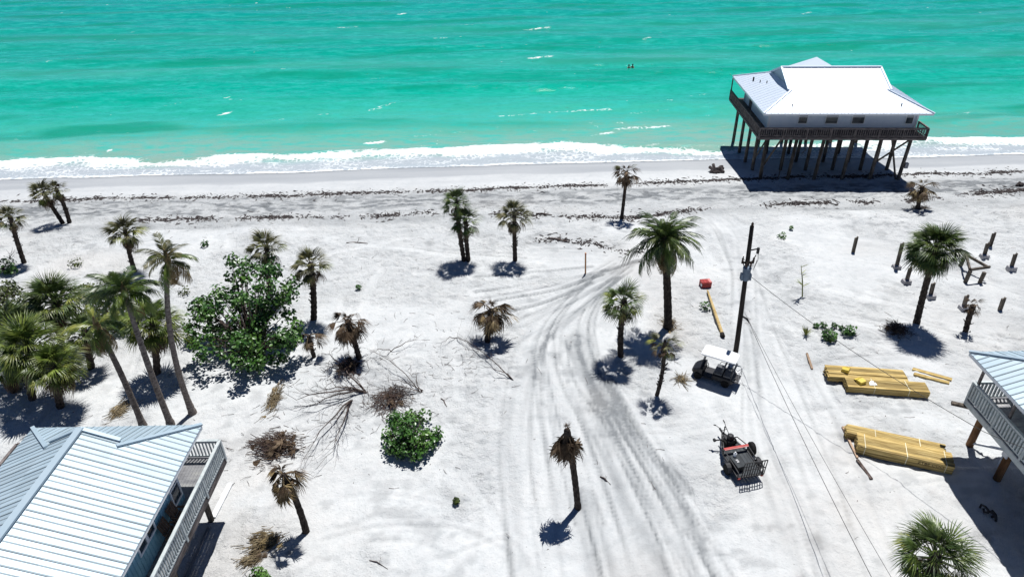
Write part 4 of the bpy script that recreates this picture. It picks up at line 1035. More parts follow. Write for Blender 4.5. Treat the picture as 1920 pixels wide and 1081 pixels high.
def spiky(base, label, n, L, seed, mat='frond_yellow', upright=.6):
    b = gpz(*base); root = thing('spiky_plant', label, 'plant', b); r = random.Random(seed)
    for i in range(n):
        a = r.uniform(0, 6.28); e = r.uniform(upright, 1.5); l = L * r.uniform(.6, 1.1); mb = MB()
        d = Vector((math.cos(a) * math.cos(e), math.sin(a) * math.cos(e), math.sin(e))); s = Vector((-math.sin(a), math.cos(a), 0)) * .03
        m1 = d * l * .5; e1 = d * l - Vector((0, 0, .12 * l))
        mb.add([s * .6, -s * .6, m1 - s, m1 + s, e1], [(0, 1, 2, 3), (3, 2, 4)]); obj('leaf', mb, M[mat], root)
    return root
spiky((1510, 628), 'spiky yellow-green clump at the left end of the low plant row', 34, .75, 91)
spiky((1556, 645), 'dark spiky leaves in front of the larger round shrub', 18, .5, 92, 'frond')
# tall spindly plant with a few thin leaves up its stalk
b = gpz(1505, 556); t = thing('stalk_plant', 'tall thin green stalk with sparse cross leaves on open sand', 'plant', b)
tp = aty(1502, 497, b.y) - b; mb = MB(); mb.tube([(0, 0, -.1), tp * .5 + Vector((.04, 0, 0)), tp], [.045, .04, .015], 6); obj('stem', mb, M['frond_yellow'], t)
for i in range(11):
    f = R.uniform(.3, .95); a = R.uniform(0, 6.28); p = tp * f; d = Vector((math.cos(a), math.sin(a) * .6, .35)) * R.uniform(.3, .6); s = Vector((-math.sin(a), math.cos(a), 0)) * .035
    mb = MB(); mb.add([p + s, p - s, p + d * .6 - s, p + d * .6 + s, p + d], [(0, 1, 2, 3), (3, 2, 4)]); obj('leaf', mb, M['frond_yellow'], t)

# ------------------------------------------------------------------ dead wood and heaps
def dead_branches(base, tips, label, seed, r=.06, mat='twig', depth=3):
    b = gpz(*base); root = thing('fallen_branch', label, 'dead branches', b); rnd = random.Random(seed)
    for (tx, ty, h) in tips:
        e = at(tx, ty, b.z + h) - b; mb = MB(); k = 6
        pts = [e * (i / k) + Vector((rnd.uniform(-.1, .1), rnd.uniform(-.1, .1), .25 * math.sin(math.pi * i / k) + (.08 if i else 0))) for i in range(k + 1)]
        mb.tube(pts, [r * (1 - .8 * i / k) for i in range(k + 1)], 6); lb = obj('limb', mb, M[mat], root, smooth=True)
        tw = MB()
        for i in range(1, k + 1):
            for j in range(1 + (i % 2)):
                d = (e.normalized() + Vector((rnd.uniform(-1, 1), rnd.uniform(-1, 1), rnd.uniform(-.2, .6))) * .8)
                branchy(tw, pts[i], d, e.length * rnd.uniform(.15, .34), r * .25, depth - 1, rnd, .0, .8, 3, 3)
        o = obj('twigs', tw, M[mat], lb, kind='stuff')
    return root
dead_branches((686, 735), [(560, 750, .5), (575, 765, .3), (640, 700, .7), (600, 735, .5)], 'bare grey branches spreading left from a fallen limb', 101)
dead_branches((660, 752), [(575, 850, .25), (628, 845, .2), (632, 795, .5)], 'bare forked branches reaching down towards the brown frond heap', 102, .05)
dead_branches((640, 690), [(688, 738, .3), (615, 665, .6), (655, 665, .7), (610, 700, .3)], 'tangle of dark twigs under the drooping dead palm', 103, .04)
dead_branches((790, 735), [(730, 715, .5), (700, 660, .3), (770, 700, .3), (700, 735, .3)], 'thin sticks poking out above the reddish brush pile', 104, .03, depth=2)
dead_branches((960, 715), [(905, 690, .1), (860, 630, .08)], 'thin dead branch lying below the squat dead palm', 105, .03, depth=1)
dead_branches((855, 635), [(895, 665, .1), (825, 650, .1)], 'thin forked stick lying left of the squat dead palm', 106, .025, depth=2)
dead_branches((735, 660), [(690, 668, .15), (785, 640, .08)], 'long thin dead branch right of the drooping dead palm', 107, .03, depth=2)
def frond_heap(c, rx, ry, label, n, seed, mats, size=1.0, h=.35, stuff_mat='straw', az=None, cat='frond heap'):
    b = gpz(*c); root = thing('frond_heap', label, cat, b); r = random.Random(seed)
    k = mpp(b); rx *= k; ry *= k / .6
    for i in range(n):
        x, y = r.gauss(0, .4) * rx, r.gauss(0, .4) * ry; z = h * max(.15, 1 - (x / rx) ** 2 - (y / ry) ** 2) * r.uniform(.3, 1.1) + .05
        a = (az + r.uniform(-.5, .5)) if az is not None else r.uniform(0, 6.28)
        me = r.choice(fronds('dead', r.choice(mats))); s = size * r.uniform(.7, 1.1)
        link('dead_frond', me, root, tr(x, y, z) @ rotz(a) @ Matrix.Rotation(r.uniform(-.15, .25), 4, 'Y') @ Matrix.Rotation(r.uniform(-.6, .6), 4, 'X') @ Matrix.Diagonal((s, s, s * .6, 1)) @ tr(-.5, 0, 0))
    mb = MB()
    for i in range(int(220 * rx * ry) + 60):
        x, y = r.gauss(0, .45) * rx, r.gauss(0, .45) * ry; z = h * max(.05, 1 - (x / rx) ** 2 - (y / ry) ** 2) * r.uniform(.2, 1.1) + .03
        a = (az + r.uniform(-.7, .7)) if az is not None else r.uniform(0, 6.28); d = Vector((math.cos(a), math.sin(a), r.uniform(-.15, .15))) * r.uniform(.2, .6)
        mb.beam((x, y, z), Vector((x, y, z)) + d, .02, .012)
    obj('litter', mb, M[stuff_mat], root, kind='stuff')
    return root
frond_heap((520, 838), 52, 24, 'brown heap of dead fronds pointing left above the leaning dead palm', 22, 111, ('frond_dead',), 1.5, .5, 'redbrush', az=rad(175))
frond_heap((500, 1012), 34, 18, 'straw-coloured heap of dead fronds in the lower left beside a palm shadow', 14, 112, ('frond_tan', 'frond_dead'), .9, .3, 'straw', az=rad(200))
frond_heap((480, 1045), 22, 10, 'small brown frond scrap just above the bottom edge shrub', 4, 113, ('frond_dead',), .8, .12, 'straw', az=rad(210))
frond_heap((512, 750), 12, 26, 'pale dead palm frond lying below the sea grape shade', 6, 114, ('frond_tan',), 1.0, .15, 'straw', az=rad(70))
frond_heap((725, 757), 36, 18, 'reddish brown brush pile above the round green shrub', 8, 115, ('frond_dead',), .8, .55, 'redbrush', cat='brush pile')
frond_heap((745, 742), 22, 14, 'dark brush clump at the upper end of the reddish pile', 4, 116, ('frond_dead',), .6, .5, 'weed', cat='brush pile')
frond_heap((1681, 622), 24, 14, 'dark reddish frond pile in the shade of the round-headed palm', 12, 117, ('frond_dead',), .9, .4, 'redbrush')
frond_heap((1278, 711), 9, 8, 'small tan clump of dry debris left of the golf cart', 5, 118, ('frond_tan',), .4, .15, 'straw')
frond_heap((655, 690), 24, 18, 'dark dead frond clump fallen at the foot of the drooping palm', 10, 119, ('frond_dead',), .9, .3, 'redbrush')
frond_heap((218, 772), 16, 18, 'tan sticks and fronds on sand between two coconut trunks', 4, 120, ('frond_tan',), .7, .08, 'straw', az=rad(50))
frond_heap((1255, 606), 12, 14, 'fallen brown fronds at the foot of the large shaggy coconut palm', 6, 121, ('frond_tan', 'frond_dead'), .8, .3, 'straw')
frond_heap((1725, 392), 18, 6, 'dark litter around the foot of the withered palm', 4, 122, ('frond_dead',), .7, .12, 'weed')
for (p0, p1, r, lab) in [((650, 457), (690, 458), .05, 'short dark driftwood stick on the upper beach, right of the sea grape tree'), ((1028, 452), (1068, 458), .07, 'driftwood log at the seaward head of the sand track'), ((1005, 402), (1035, 405), .08, 'brown log on the wrack line right of the single fan palm'),
                         ((692, 1046), (727, 1064), .02, 'thin curved stick near the bottom edge'), ((1125, 893), (1145, 908), .03, 'short stick lying in the middle of the sand track'), ((827, 749), (838, 765), .03, 'short pale stick right of the brush pile')]:
    a = gpz(*p0); b = gpz(*p1); t = thing('driftwood_log', lab, 'driftwood', a); d = b - a; mb = MB()
    mb.tube([(0, 0, r * .8), d * .35 + Vector((.03, .08, r)), d * .7 + Vector((0, .04, r)), d + Vector((0, 0, r * .8))], [r, r * 1.1, r * .8, r * .4], 7); obj('log', mb, M['twig'], t, smooth=True)
    mb = MB(); branchy(mb, d * .5 + Vector((0, .04, r)), (.3, .6, .5), d.length * .25, r * .5, 1, random.Random(5), .1); obj('twig', mb, M['twig'], t)

# seaweed lines, twig litter: uncountable
def scatter(n, fn, mat, name, size, kind_flat=True, seed=3):
    r = np.random.RandomState(seed); V = []; F = []; k = 0
    while k < n:
        q = fn(r)
        if q is None: continue
        x, y, s = q; s *= size; z = gz(x, y); a = r.uniform(0, 6.28); l = s * r.uniform(.7, 2.2); w = s * r.uniform(.25, .6); hh = s * r.uniform(.08, .28)
        ca, sa = math.cos(a), math.sin(a); o = len(V); k += 1
        for u_, v_, w_ in ((-1, 0, 0), (-.2, -1, .0), (1, .1, 0), (.1, 1, 0), (r.uniform(-.4, .4), r.uniform(-.3, .3), 1)):
            V.append((x + ca * u_ * l / 2 - sa * v_ * w / 2, y + sa * u_ * l / 2 + ca * v_ * w / 2, z - .01 + w_ * hh))
        F += [(o, o + 1, o + 4), (o + 1, o + 2, o + 4), (o + 2, o + 3, o + 4), (o + 3, o, o + 4)]
    m = MB(); m.v = V; m.f = F; o = obj(name, m, M[mat], kind='stuff'); return o
w1 = [gp(*p) for p in ((-60, 382), (0, 378), (200, 374), (450, 368), (700, 361), (1000, 352), (1250, 341), (1430, 335), (1700, 327), (1850, 325), (1990, 318))]
w2 = [gp(*p) for p in ((250, 415), (350, 411), (600, 407), (800, 400), (950, 402), (1050, 408), (1180, 410), (1280, 398), (1400, 385), (1550, 380), (1700, 376), (1990, 350))]
w3 = [gp(*p) for p in ((1000, 455), (1060, 456), (1120, 460), (1190, 472), (1230, 465))]
def along(line, spread, dens, seed, bias=1.0):
    xx = np.array([p.x for p in line]); yy = np.array([p.y for p in line])
    def f(r):
        x = r.uniform(xx[0], xx[-1]); d = vnoise(np.array(x / 2.2), np.array(3.3), seed) * .6 + vnoise(np.array(x / .7), np.array(1.3), seed + 1) * .4
        if r.rand() > max(0, (d - dens) / (1 - dens)) ** 1.2: return None
        y = np.interp(x, xx, yy) + .5 * float(fbm(np.array(x / 4), np.array(2.), 2, seed + 3)) + r.normal() * spread * (1.6 if r.rand() < .25 else .5)
        return x, y, r.uniform(.5, 1.3)
    return f
scatter(5200, along(w1, .32, .12, 301), 'weed', 'seaweed_wrack', .3, seed=5)
scatter(3000, along(w2, .4, .28, 311), 'weed', 'seaweed_wrack', .32, seed=6)
scatter(260, along(w3, .35, .3, 321), 'weed', 'seaweed_wrack', .3, seed=7)
def belt_f(r):
    x = r.uniform(-50, 52); y = r.uniform(49.5, 58.5)
    if vnoise(np.array(x / 3), np.array(y / 1.0), 331) < .5: return None
    return x, y, r.uniform(.3, 1)
scatter(3600, belt_f, 'weed', 'shore_litter', .14, seed=8)
def up_f(r):
    x = r.uniform(-40, 42); y = r.uniform(14, 52)
    if vnoise(np.array(x / 4), np.array(y / 4), 341) < .55: return None
    return x, y, r.uniform(.3, 1)
scatter(1500, up_f, 'twig', 'sand_litter', .13, seed=9)
def up_all(r): return r.uniform(-42, 44), r.uniform(13.5, 54), r.uniform(.3, 1)
scatter(6000, up_all, 'weed', 'sand_litter', .065, seed=10)
def stick_mb(n, fn, seed):
    r = np.random.RandomState(seed); mb = MB(); k = 0
    while k < n:
        q = fn(r)
        if q is None: continue
        x, y, s = q; z = gz(x, y) + .015; a = r.uniform(0, 6.28); l = r.uniform(.25, 1.1) * s; l *= .75; c_ = r.uniform(-.5, .5); m_ = (x + math.cos(a) * l * .5, y + math.sin(a) * l * .5, z + r.uniform(0, .04)); mb.beam((x, y, z), m_, .014, .014); mb.beam(m_, (m_[0] + math.cos(a + c_) * l * .5, m_[1] + math.sin(a + c_) * l * .5, z + r.uniform(0, .05)), .01, .01); k += 1
    return mb
def near_px(pts, sp):
    P = [gp(*p) for p in pts]
    def f(r):
        p = P[r.randint(len(P))]; return p.x + r.normal() * sp, p.y + r.normal() * sp, r.uniform(.5, 1.2)
    return f
obj('twig_litter', stick_mb(170, up_f, 15), M['twig'], kind='stuff')
obj('twig_litter', stick_mb(260, near_px([(620, 700), (700, 700), (760, 740), (830, 720), (640, 800), (560, 800), (480, 860), (860, 650), (700, 640), (900, 680)], 1.6), 16), M['twig'], kind='stuff')
# ------------------------------------------------------------------ utility pole and cables
pb = gpz(1380, 660); pt_ = aty(1410, 424, pb.y) - pb
UP = thing('utility_pole', 'dark leaning utility pole with grey transformer behind the golf cart', 'utility pole', pb)
mb = MB(); mb.tube([pt_ * (i / 8) + Vector((0, 0, -.6 if i == 0 else 0)) for i in range(9)], [.155 - .006 * i for i in range(9)], 12); obj('pole', mb, M['pole'], UP, smooth=True)
pt = lambda h: pt_ * (h / pt_.z)
q = pt(8.3); mb = MB(); mb.lathe([(.06, 0), (.1, .05), (.06, .12), (.1, .18), (.06, .25), (.08, .3), (.03, .4)], tuple(q), 10); mb.tube([q - Vector((0, 0, .3)), q], .04, 6); obj('insulator', mb, M['porcelain'], UP)
q = pt(5.75) + Vector((-.1, -.32, 0)); mb = MB(); mb.lathe([(.17, -.42), (.215, -.39), (.215, .3), (.235, .32), (.235, .36), (.15, .43), (.04, .45)], tuple(q), 18); tf = obj('transformer', mb, M['steelgrey'], UP, smooth=False)
for dx, dy in ((-.12, -.1), (.12, -.1), (0, .12)):
    mb = MB(); mb.lathe([(.035, .45), (.06, .52), (.035, .58), (.06, .64), (.035, .7), (.02, .8)], (q.x + dx, q.y + dy, q.z), 8); obj('bushing', mb, M['porcelain'], tf)
for s in (-1, 1):
    for k in range(4): mb = MB(); mb.beam(q + Vector((s * .2, (k - 1.5) * .08, -.2)), q + Vector((s * .28, (k - 1.5) * .08, -.2)), .02, .4); obj('cooling_fin', mb, M['steelgrey'], tf)
mb = MB(); q2 = pt(5.9); mb.beam(q2 + Vector((-.34, 0, .35)), q2 + Vector((.34, .0, .35)), .09, .1); mb.beam(q2 + Vector((-.25, 0, .3)), q2 + Vector((0, 0, -.2)), .03, .05); mb.beam(q2 + Vector((.25, 0, .3)), q2 + Vector((0, 0, -.2)), .03, .05); obj('cross_arm', mb, M['pole'], UP)
for s in (-.3, .3):
    mb = MB(); c = q2 + Vector((s, 0, .4)); mb.lathe([(.04, 0), (.07, .06), (.04, .12), (.07, .18), (.03, .26)], tuple(c), 8); mb.tube([c + Vector((0, 0, .2)), c + Vector((.1 * s, -.1, .45))], .03, 6); obj('cutout_fuse', mb, M['porcelain'], UP)
q3 = pt(7.0) + Vector((.5, 0, .1)); mb = MB(); mb.beam(pt(7.0), q3, .05, .06); mb.cbox(q3 + Vector((.0, 0, -.12)), (.12, .12, .34)); obj('hanging_bracket', mb, M['blacksteel'], UP)
q4 = pt(2.75); mb = MB(); mb.tube([q4, q4 + Vector((.3, -.18, -.12)), q4 + Vector((.45, -.32, -.3))], [.05, .06, .035], 8); obj('cable_clamp', mb, M['blacksteel'], UP)
mb = MB(); c0 = pt(6.2); mb.tube([q3, q3 + Vector((.1, .0, -.7)), q3 + Vector((-.1, -.1, -1.3)), c0 + Vector((.5, 0, .2))], .015, 5); mb.tube([q2 + Vector((-.3, 0, .6)), q + Vector((-.15, -.1, .8))], .015, 5); mb.tube([q2 + Vector((.3, 0, .6)), q + Vector((.12, -.1, .8))], .015, 5); obj('jumper_wire', mb, M['cable'], UP)
def cable(a, b, sag, r, label, n=26):
    a = Vector(a); b = Vector(b); t = thing('overhead_cable', label, 'cable', a, 0, 'cables strung from the utility pole'); mb = MB()
    mb.tube([(b - a) * (i / n) - Vector((0, 0, sag * 4 * (i / n) * (1 - i / n))) for i in range(n + 1)], r, 5); obj('wire', mb, M['cable'], t)
PB = pb
cable(PB + q4 + Vector((.45, -.32, -.3)), (12.2, 4, 4.3), .55, .012, 'thick lower cable running from the pole clamp towards the bottom edge')
cable(PB + pt(2.95) + Vector((.2, -.1, 0)), (13.2, 4, 4.4), .5, .009, 'thinner cable running just right of the lower thick cable')
cable(PB + pt(5.5) + Vector((.15, -.1, 0)), (19.9, 21.2, 4.2), .35, .014, 'slack service cable running from the transformer to the teal house')
cable((19.9, 21.2, 4.2), (21.6, 18.2, 5.2), .1, .014, 'last span of the service cable meeting the teal house eave')

# ------------------------------------------------------------------ golf cart
def wheel(root, c, r, w, axis_rot=0, rim='steel', name='wheel', M4=None):
    """axle along local x"""
    wr = MB(); wr.lathe([(r * .62, -w / 2), (r * .9, -w / 2), (r, -w * .32), (r, w * .32), (r * .9, w / 2), (r * .62, w / 2)], (0, 0, 0), 20, axis='X')
    m4 = M4 if M4 is not None else tr(*c) @ rotz(axis_rot)
    t = obj(name, wr, M['rubber'], root, M=m4)
    rm = MB(); rm.lathe([(r * .18, -w * .45), (r * .6, -w * .35), (r * .63, -w * .45), (r * .63, w * .45), (r * .6, w * .35), (r * .18, w * .45)], (0, 0, 0), 16, axis='X'); obj('rim', rm, M[rim], t)
    return t
def loft(mb, secs):
    """closed cross-sections (lists of equal length) joined in order and capped"""
    n = len(secs[0]); o = len(mb.v)
    for s in secs: mb.v += [tuple(p) for p in s]
    for i in range(len(secs) - 1):
        for j in range(n): mb.f.append((o + i * n + j, o + i * n + (j + 1) % n, o + (i + 1) * n + (j + 1) % n, o + (i + 1) * n + j))
    mb.f.append(tuple(o + j for j in reversed(range(n)))); mb.f.append(tuple(o + (len(secs) - 1) * n + j for j in range(n)))
cb = at(1338, 706, 0); cb.z = gz(cb.x, cb.y)
CT = thing('golf_cart', 'black golf cart with white roof and grey bench seats parked by the utility pole', 'golf cart', M=tr(*cb) @ rotz(math.atan2(1.11, -1.85)) @ Matrix.Scale(.92, 4))
# local x forward, y left
def sec(x, hw, z0, z1, r=.06): return [(x, -hw, z0), (x, hw, z0), (x, hw, z1 - r), (x, hw - r * 1.4, z1), (x, -hw + r * 1.4, z1), (x, -hw, z1 - r)]
mb = MB(); loft(mb, [sec(.62, .55, .3, .86), sec(.8, .57, .3, .84), sec(1.0, .54, .3, .72), sec(1.2, .46, .3, .6), sec(1.3, .36, .34, .5)]); obj('front_cowl', mb, M['black'], CT, bevel=.02)
mb = MB(); loft(mb, [sec(-1.25, .5, .34, .55), sec(-1.1, .57, .3, .66), sec(-.5, .57, .3, .66), sec(-.1, .57, .3, .66), sec(.02, .55, .3, .6)]); obj('rear_body', mb, M['black'], CT, bevel=.02)
mb = MB(); mb.box(-.1, -.55, .24, .75, .55, .31); obj('floor_pan', mb, M['black'], CT)
for x, z in ((-.3, .68), (-.88, .68)):
    mb = MB(); mb.box(x - .24, -.5, z, x + .26, .5, z + .13); obj('seat', mb, M['vinyl'], CT, bevel=.04)
    mb = MB(); loft(mb, [[(x - .24, -.5, z + .2), (x - .24, .5, z + .2), (x - .14, .5, z + .2), (x - .14, -.5, z + .2)], [(x - .34, -.48, z + .58), (x - .34, .48, z + .58), (x - .25, .48, z + .58), (x - .25, -.48, z + .58)]]); obj('backrest', mb, M['vinyl'], CT, bevel=.03)
mb = MB(); loft(mb, [sec(-1.22, .5, 1.86, 1.9, .02), sec(-1.1, .56, 1.86, 1.95, .03), sec(0, .58, 1.88, 1.98, .03), sec(.75, .56, 1.86, 1.95, .03), sec(.88, .5, 1.86, 1.9, .02)]); obj('roof', mb, M['white'], CT, bevel=.012)
for x0, x1 in ((.72, .62), (-1.1, -1.1)):
    for s in (-1, 1):
        mb = MB(); mb.tube([(x0 + (.1 if x0 > 0 else 0), s * .52, .6), (x1, s * .5, 1.88)], .022, 8); obj('roof_post', mb, M['blacksteel'], CT)
mb = MB(); mb.prism([(.8, -.48, .88), (.8, .48, .88), (.69, .46, 1.4), (.69, -.46, 1.4)], (.008, 0, 0)); obj('windscreen', mb, M['glass'], CT)
mb = MB(); ring = [(.42 + .05 * math.sin(t) , .25 + .17 * math.cos(t), 1.0 + .16 * math.sin(t)) for t in np.linspace(0, 6.283, 17)]; mb.tube(ring, .018, 6); mb.tube([(.42, .25, 1.0), (.72, .25, .75)], .02, 6); mb.tube([(.42, .09, 1.0), (.42, .41, 1.0)], .012, 5); obj('steering_wheel', mb, M['blacksteel'], CT)
for x in (.86, -.82):
    for s in (-1, 1): wheel(CT, (x, s * .52, .24), .25, .2, math.pi / 2)
for s in (-1, 1):
    mb = MB(); mb.lathe([(.0, 0), (.06, .0), (.07, .03), (.02, .06)], (1.19, s * .3, .53), 10, axis='X'); obj('headlight', mb, M['glass'], CT)
    ar = MB(); ar.tube([(-.75, s * .54, .68), (-.7, s * .56, .95), (-.2, s * .56, .95), (-.12, s * .54, .68)], .02, 6); obj('arm_rail', ar, M['blacksteel'], CT)
mb = MB(); mb.tube([(-1.1, -.45, .6), (-1.55, -.45, .62), (-1.55, .45, .62), (-1.1, .45, .6)], .018, 6); mb.tube([(-1.5, -.4, .62), (-1.5, -.4, 1.05), (-1.5, .4, 1.05), (-1.5, .4, .62)], .018, 6); mb.tube([(-1.25, -.4, .7), (-1.5, -.4, 1.05)], .015, 6); mb.tube([(-1.25, .4, .7), (-1.5, .4, 1.05)], .015, 6); obj('rear_grab_bar', mb, M['steel'], CT)
mb = MB(); mb.box(-1.54, -.44, .44, -1.12, .44, .48); obj('rear_step', mb, M['black'], CT)

# ------------------------------------------------------------------ utility trailer
tb = at(1383, 868, 0); tb.z = gz(tb.x, tb.y)
TR = thing('utility_trailer', 'black utility trailer with raised mesh tailgate and a red bar across its bed', 'trailer', M=tr(*tb) @ rotz(rad(10)) @ Matrix.Scale(.92, 4))
# local y forward (away from the camera)
hw = .68; y0, y1 = -1.25, 1.15; zf = .5
mb = MB()
for a, c in (((-hw, y0), (-hw, y1 - .7)), ((hw, y0), (hw, y1 - .7)), ((-hw, y0), (hw, y0)), ((-hw, y1 - .7), (-.42, y1)), ((hw, y1 - .7), (.42, y1)), ((-.42, y1), (.42, y1)), ((-hw, -.3), (hw, -.3))): mb.beam((*a, zf - .05), (*c, zf - .05), .06, .1)
for s in (-1, 1):
    mb.beam((s * hw, y0, zf + .3), (s * hw, y1 - .7, zf + .3), .04, .04); mb.beam((s * hw, y1 - .7, zf + .3), (s * .42, y1, zf + .3), .04, .04)
    for y in (y0, -.5, .45): mb.beam((s * hw, y, zf), (s * hw, y, zf + .3), .04, .04)
mb.beam((-.42, y1, zf + .3), (.42, y1, zf + .3), .04, .04)
obj('frame', mb, M['blacksteel'], TR)
x = -hw + .04
while x < hw - .05:
    w = min(.19, hw - .04 - x); ye = y1 - .04 if abs(x + w / 2) < .42 else y1 - .72 - (abs(x + w / 2) - hw) * 1.6 * 1.6
    mb = MB(); mb.box(x, y0 + .04, zf - .02, x + w - .012, min(ye, y1 - .04), zf + .02); obj('deck_plank', mb, M['trailerdeck'], TR); x += w
mb = MB(); mb.beam((-.42, y1, zf - .07), (0, 2.0, zf - .07), .06, .09); mb.beam((.42, y1, zf - .07), (0, 2.0, zf - .07), .06, .09); mb.beam((0, 1.9, zf - .06), (0, 2.3, zf - .06), .08, .09); mb.lathe([(.03, -.5), (.03, .25), (.05, .25), (.05, .3)], (.12, 2.0, zf), 8); mb.lathe([(.09, -.52), (.09, -.46)], (.12, 2.0, zf), 8); obj('tongue', mb, M['blacksteel'], TR)
mb = MB(); mb.beam((-hw - .02, .42, zf + .34), (hw + .02, .46, zf + .34), .09, .05); obj('red_bar', mb, M['red'], TR)
mb = MB(); mb.beam((-hw, .34, zf + .33), (hw, .38, zf + .33), .06, .04); obj('faded_strap', mb, M['pink'], TR)
for s in (-1, 1):
    wheel(TR, (s * (hw + .17), -.45, .27), .29, .18, 0)
    mb = MB(); k = [( -.45 + .37 * math.cos(t), .3 + .37 * math.sin(t)) for t in np.linspace(.25, math.pi - .25, 8)]
    for (ya, za), (yb, zb) in zip(k[:-1], k[1:]): mb.beam((s * (hw + .17), ya, za), (s * (hw + .17), yb, zb), .24, .015)
    obj('fender', mb, M['blacksteel'], TR)
# tailgate of upright bars standing at the rear
mb = MB(); gx0, gx1 = -.5, .72; gy = y0 - .05; gh = 1.05
for z in (zf, zf + gh * .5, zf + gh): mb.beam((gx0, gy - (z - zf) * .05, z), (gx1, gy - (z - zf) * .05, z), .04, .05)
n = 9
for i in range(n + 1):
    xx = gx0 + (gx1 - gx0) * i / n; mb.beam((xx, gy, zf), (xx, gy - gh * .05, zf + gh), .035, .035)
mb.beam((gx0, gy - .02, zf + gh * .72), (gx0 + .55, gy - .02, zf + gh * .72), .03, .05)
obj('tailgate', mb, M['blacksteel'], TR)
for s in (-1, 1):
    mb = MB(); mb.cbox((s * (hw - .05), y0 - .06, zf - .08), (.14, .04, .07)); obj('tail_light', mb, M['red'], TR)
Mt = TR.matrix_basis.copy()
def on_trailer(x, y, z): return Mt @ Vector((x, y, z))
# small black wheeled machine on the front of the trailer
mc = thing('tiller', 'small black wheeled machine with handlebars on the nose of the trailer', 'garden machine', M=Mt @ tr(-.12, .95, zf + .02) @ rotz(.15))
mb = MB(); mb.box(-.22, -.2, .2, .2, .22, .45); mb.box(-.14, -.14, .45, .16, .1, .62); mb.lathe([(.15, .0), (.17, .03), (.17, .1), (.1, .14)], (0, 0, .6), 12); obj('engine', mb, M['black'], mc, bevel=.02)
mb = MB(); mb.tube([(-.16, .1, .3), (-.32, .62, .78), (-.42, .78, .85)], .018, 6); mb.tube([(.14, .1, .3), (.1, .66, .78), (.12, .8, .88)], .018, 6); mb.tube([(-.28, .5, .66), (.11, .5, .66)], .015, 6); obj('handlebar', mb, M['blacksteel'], mc)
for p0, p1 in (((-.42, .78, .85), (-.52, .86, .86)), ((.12, .8, .88), (.14, .95, .9))):
    mb = MB(); mb.tube([p0, p1], .03, 8); obj('grip', mb, M['rubber'], mc)
for s in (-1, 1): wheel(mc, (s * .3, .0, .2), .2, .12, 0, 'blacksteel')
mb = MB(); mb.beam((-.1, .3, .15), (-.55, .5, .05), .05, .06); mb.lathe([(.1, -.04), (.1, .04)], (-.58, .5, .08), 10, axis='X'); mb.box(-.1, .2, .1, .12, .55, .2); obj('tine_guard', mb, M['blacksteel'], mc)
tx = thing('tool_box', 'dark toolbox with a white item on top, at the left rear of the trailer', 'toolbox', M=Mt @ tr(-.42, -.55, zf + .02) @ rotz(.1))
mb = MB(); mb.box(-.2, -.4, 0, .2, .4, .3); obj('box_body', mb, M['black'], tx, bevel=.015)
mb = MB(); mb.box(-.21, -.41, .305, .21, .41, .36); obj('lid', mb, M['trailerdeck'], tx, bevel=.015)
mb = MB(); mb.box(-.06, -.1, .36, .06, .1, .39); mb.cbox((0, 0, .42), (.14, .02, .02)); obj('handle', mb, M['steel'], tx)
jg = thing('jug', 'small white jug standing on the dark toolbox in the trailer', 'jug', M=Mt @ tr(-.4, -.2, zf + .385))
mb = MB(); mb.lathe([(.07, 0), (.085, .03), (.085, .18), (.05, .24), (.03, .26)], (0, 0, 0), 12); obj('body', mb, M['white'], jg)
mb = MB(); mb.lathe([(.035, .262), (.035, .3)], (0, 0, 0), 10); mb.tube([(.07, 0, .2), (.12, 0, .15), (.085, 0, .08)], .012, 5); obj('cap', mb, M['trim'], jg)
sp = Mt @ Vector((1.08, .62, 0)); sp.z = gz(sp.x, sp.y)
sw_ = thing('spare_wheel', 'black spare wheel standing on the sand right of the trailer', 'wheel', sp, rad(4))
w_ = wheel(sw_, (0, 0, .3), .34, .22, 0, 'blacksteel', name='tyre')

# ------------------------------------------------------------------ lumber
bd_cache = {}
def board_mesh(l, w, t):
    k = (round(l, 2), w, t)
    if k not in bd_cache:
        b = MB(); b.box(-l / 2 + .004, -w / 2 + .003, .002, l / 2 - .004, w / 2 - .003, t - .002); bd_cache[k] = b.mesh('board', M['lumber'])
    return bd_cache[k]
def bundle(p_front_left, p_front_right, nw, nl, label, w=.14, t=.042, straps=(.2, .55, .9), z0=.06, rag=.014, gap_layer=None, group='stacks of yellow lumber', skip=0):
    a = at(*p_front_left, 0); b = at(*p_front_right, 0); d = b - a; l = d.length; yaw = math.atan2(d.y, d.x)
    c = (a + b) / 2; c.z = max(gz(a.x, a.y), gz(c.x, c.y), gz(b.x, b.y)) - .04
    t_ = thing('lumber_stack', label, 'lumber', c, yaw, group)
    z = z0
    for k in range(nl):
        for i in range(nw):
            if k >= nl - 1 and i < skip: continue
            link('board', board_mesh(l, w, t), t_, tr(R.gauss(0, rag), w * (i + .5), z) @ rotz(R.gauss(0, .0015)))
        z += t
        if gap_layer and k == gap_layer: z += .04
    H_ = z
    sk = MB()
    for f in (-.38, 0, .38): sk.beam((l * f, .02, .03), (l * f, w * nw - .02, .03), .09, .07)
    obj('bearer', sk, M['timber'], t_)
    for f in straps:
        x = -l / 2 + l * f; s = MB(); e = .006
        s.box(x - .015, -e - .004, z0, x + .015, -e, H_ + e); s.box(x - .015, -e, H_ + e - .003, x + .015, w * nw + e, H_ + e + .001); s.box(x - .015, w * nw + e, z0, x + .015, w * nw + e + .004, H_ + e)
        obj('strap', s, M['strap'], t_)
    return t_, l, H_, w * nw
t1, l1, h1, w1_ = bundle((1603, 853), (1783, 893), 7, 12, 'thick strapped lumber bundle nearest the bottom, with dark printing on its long side', straps=(.08, .52, .92))
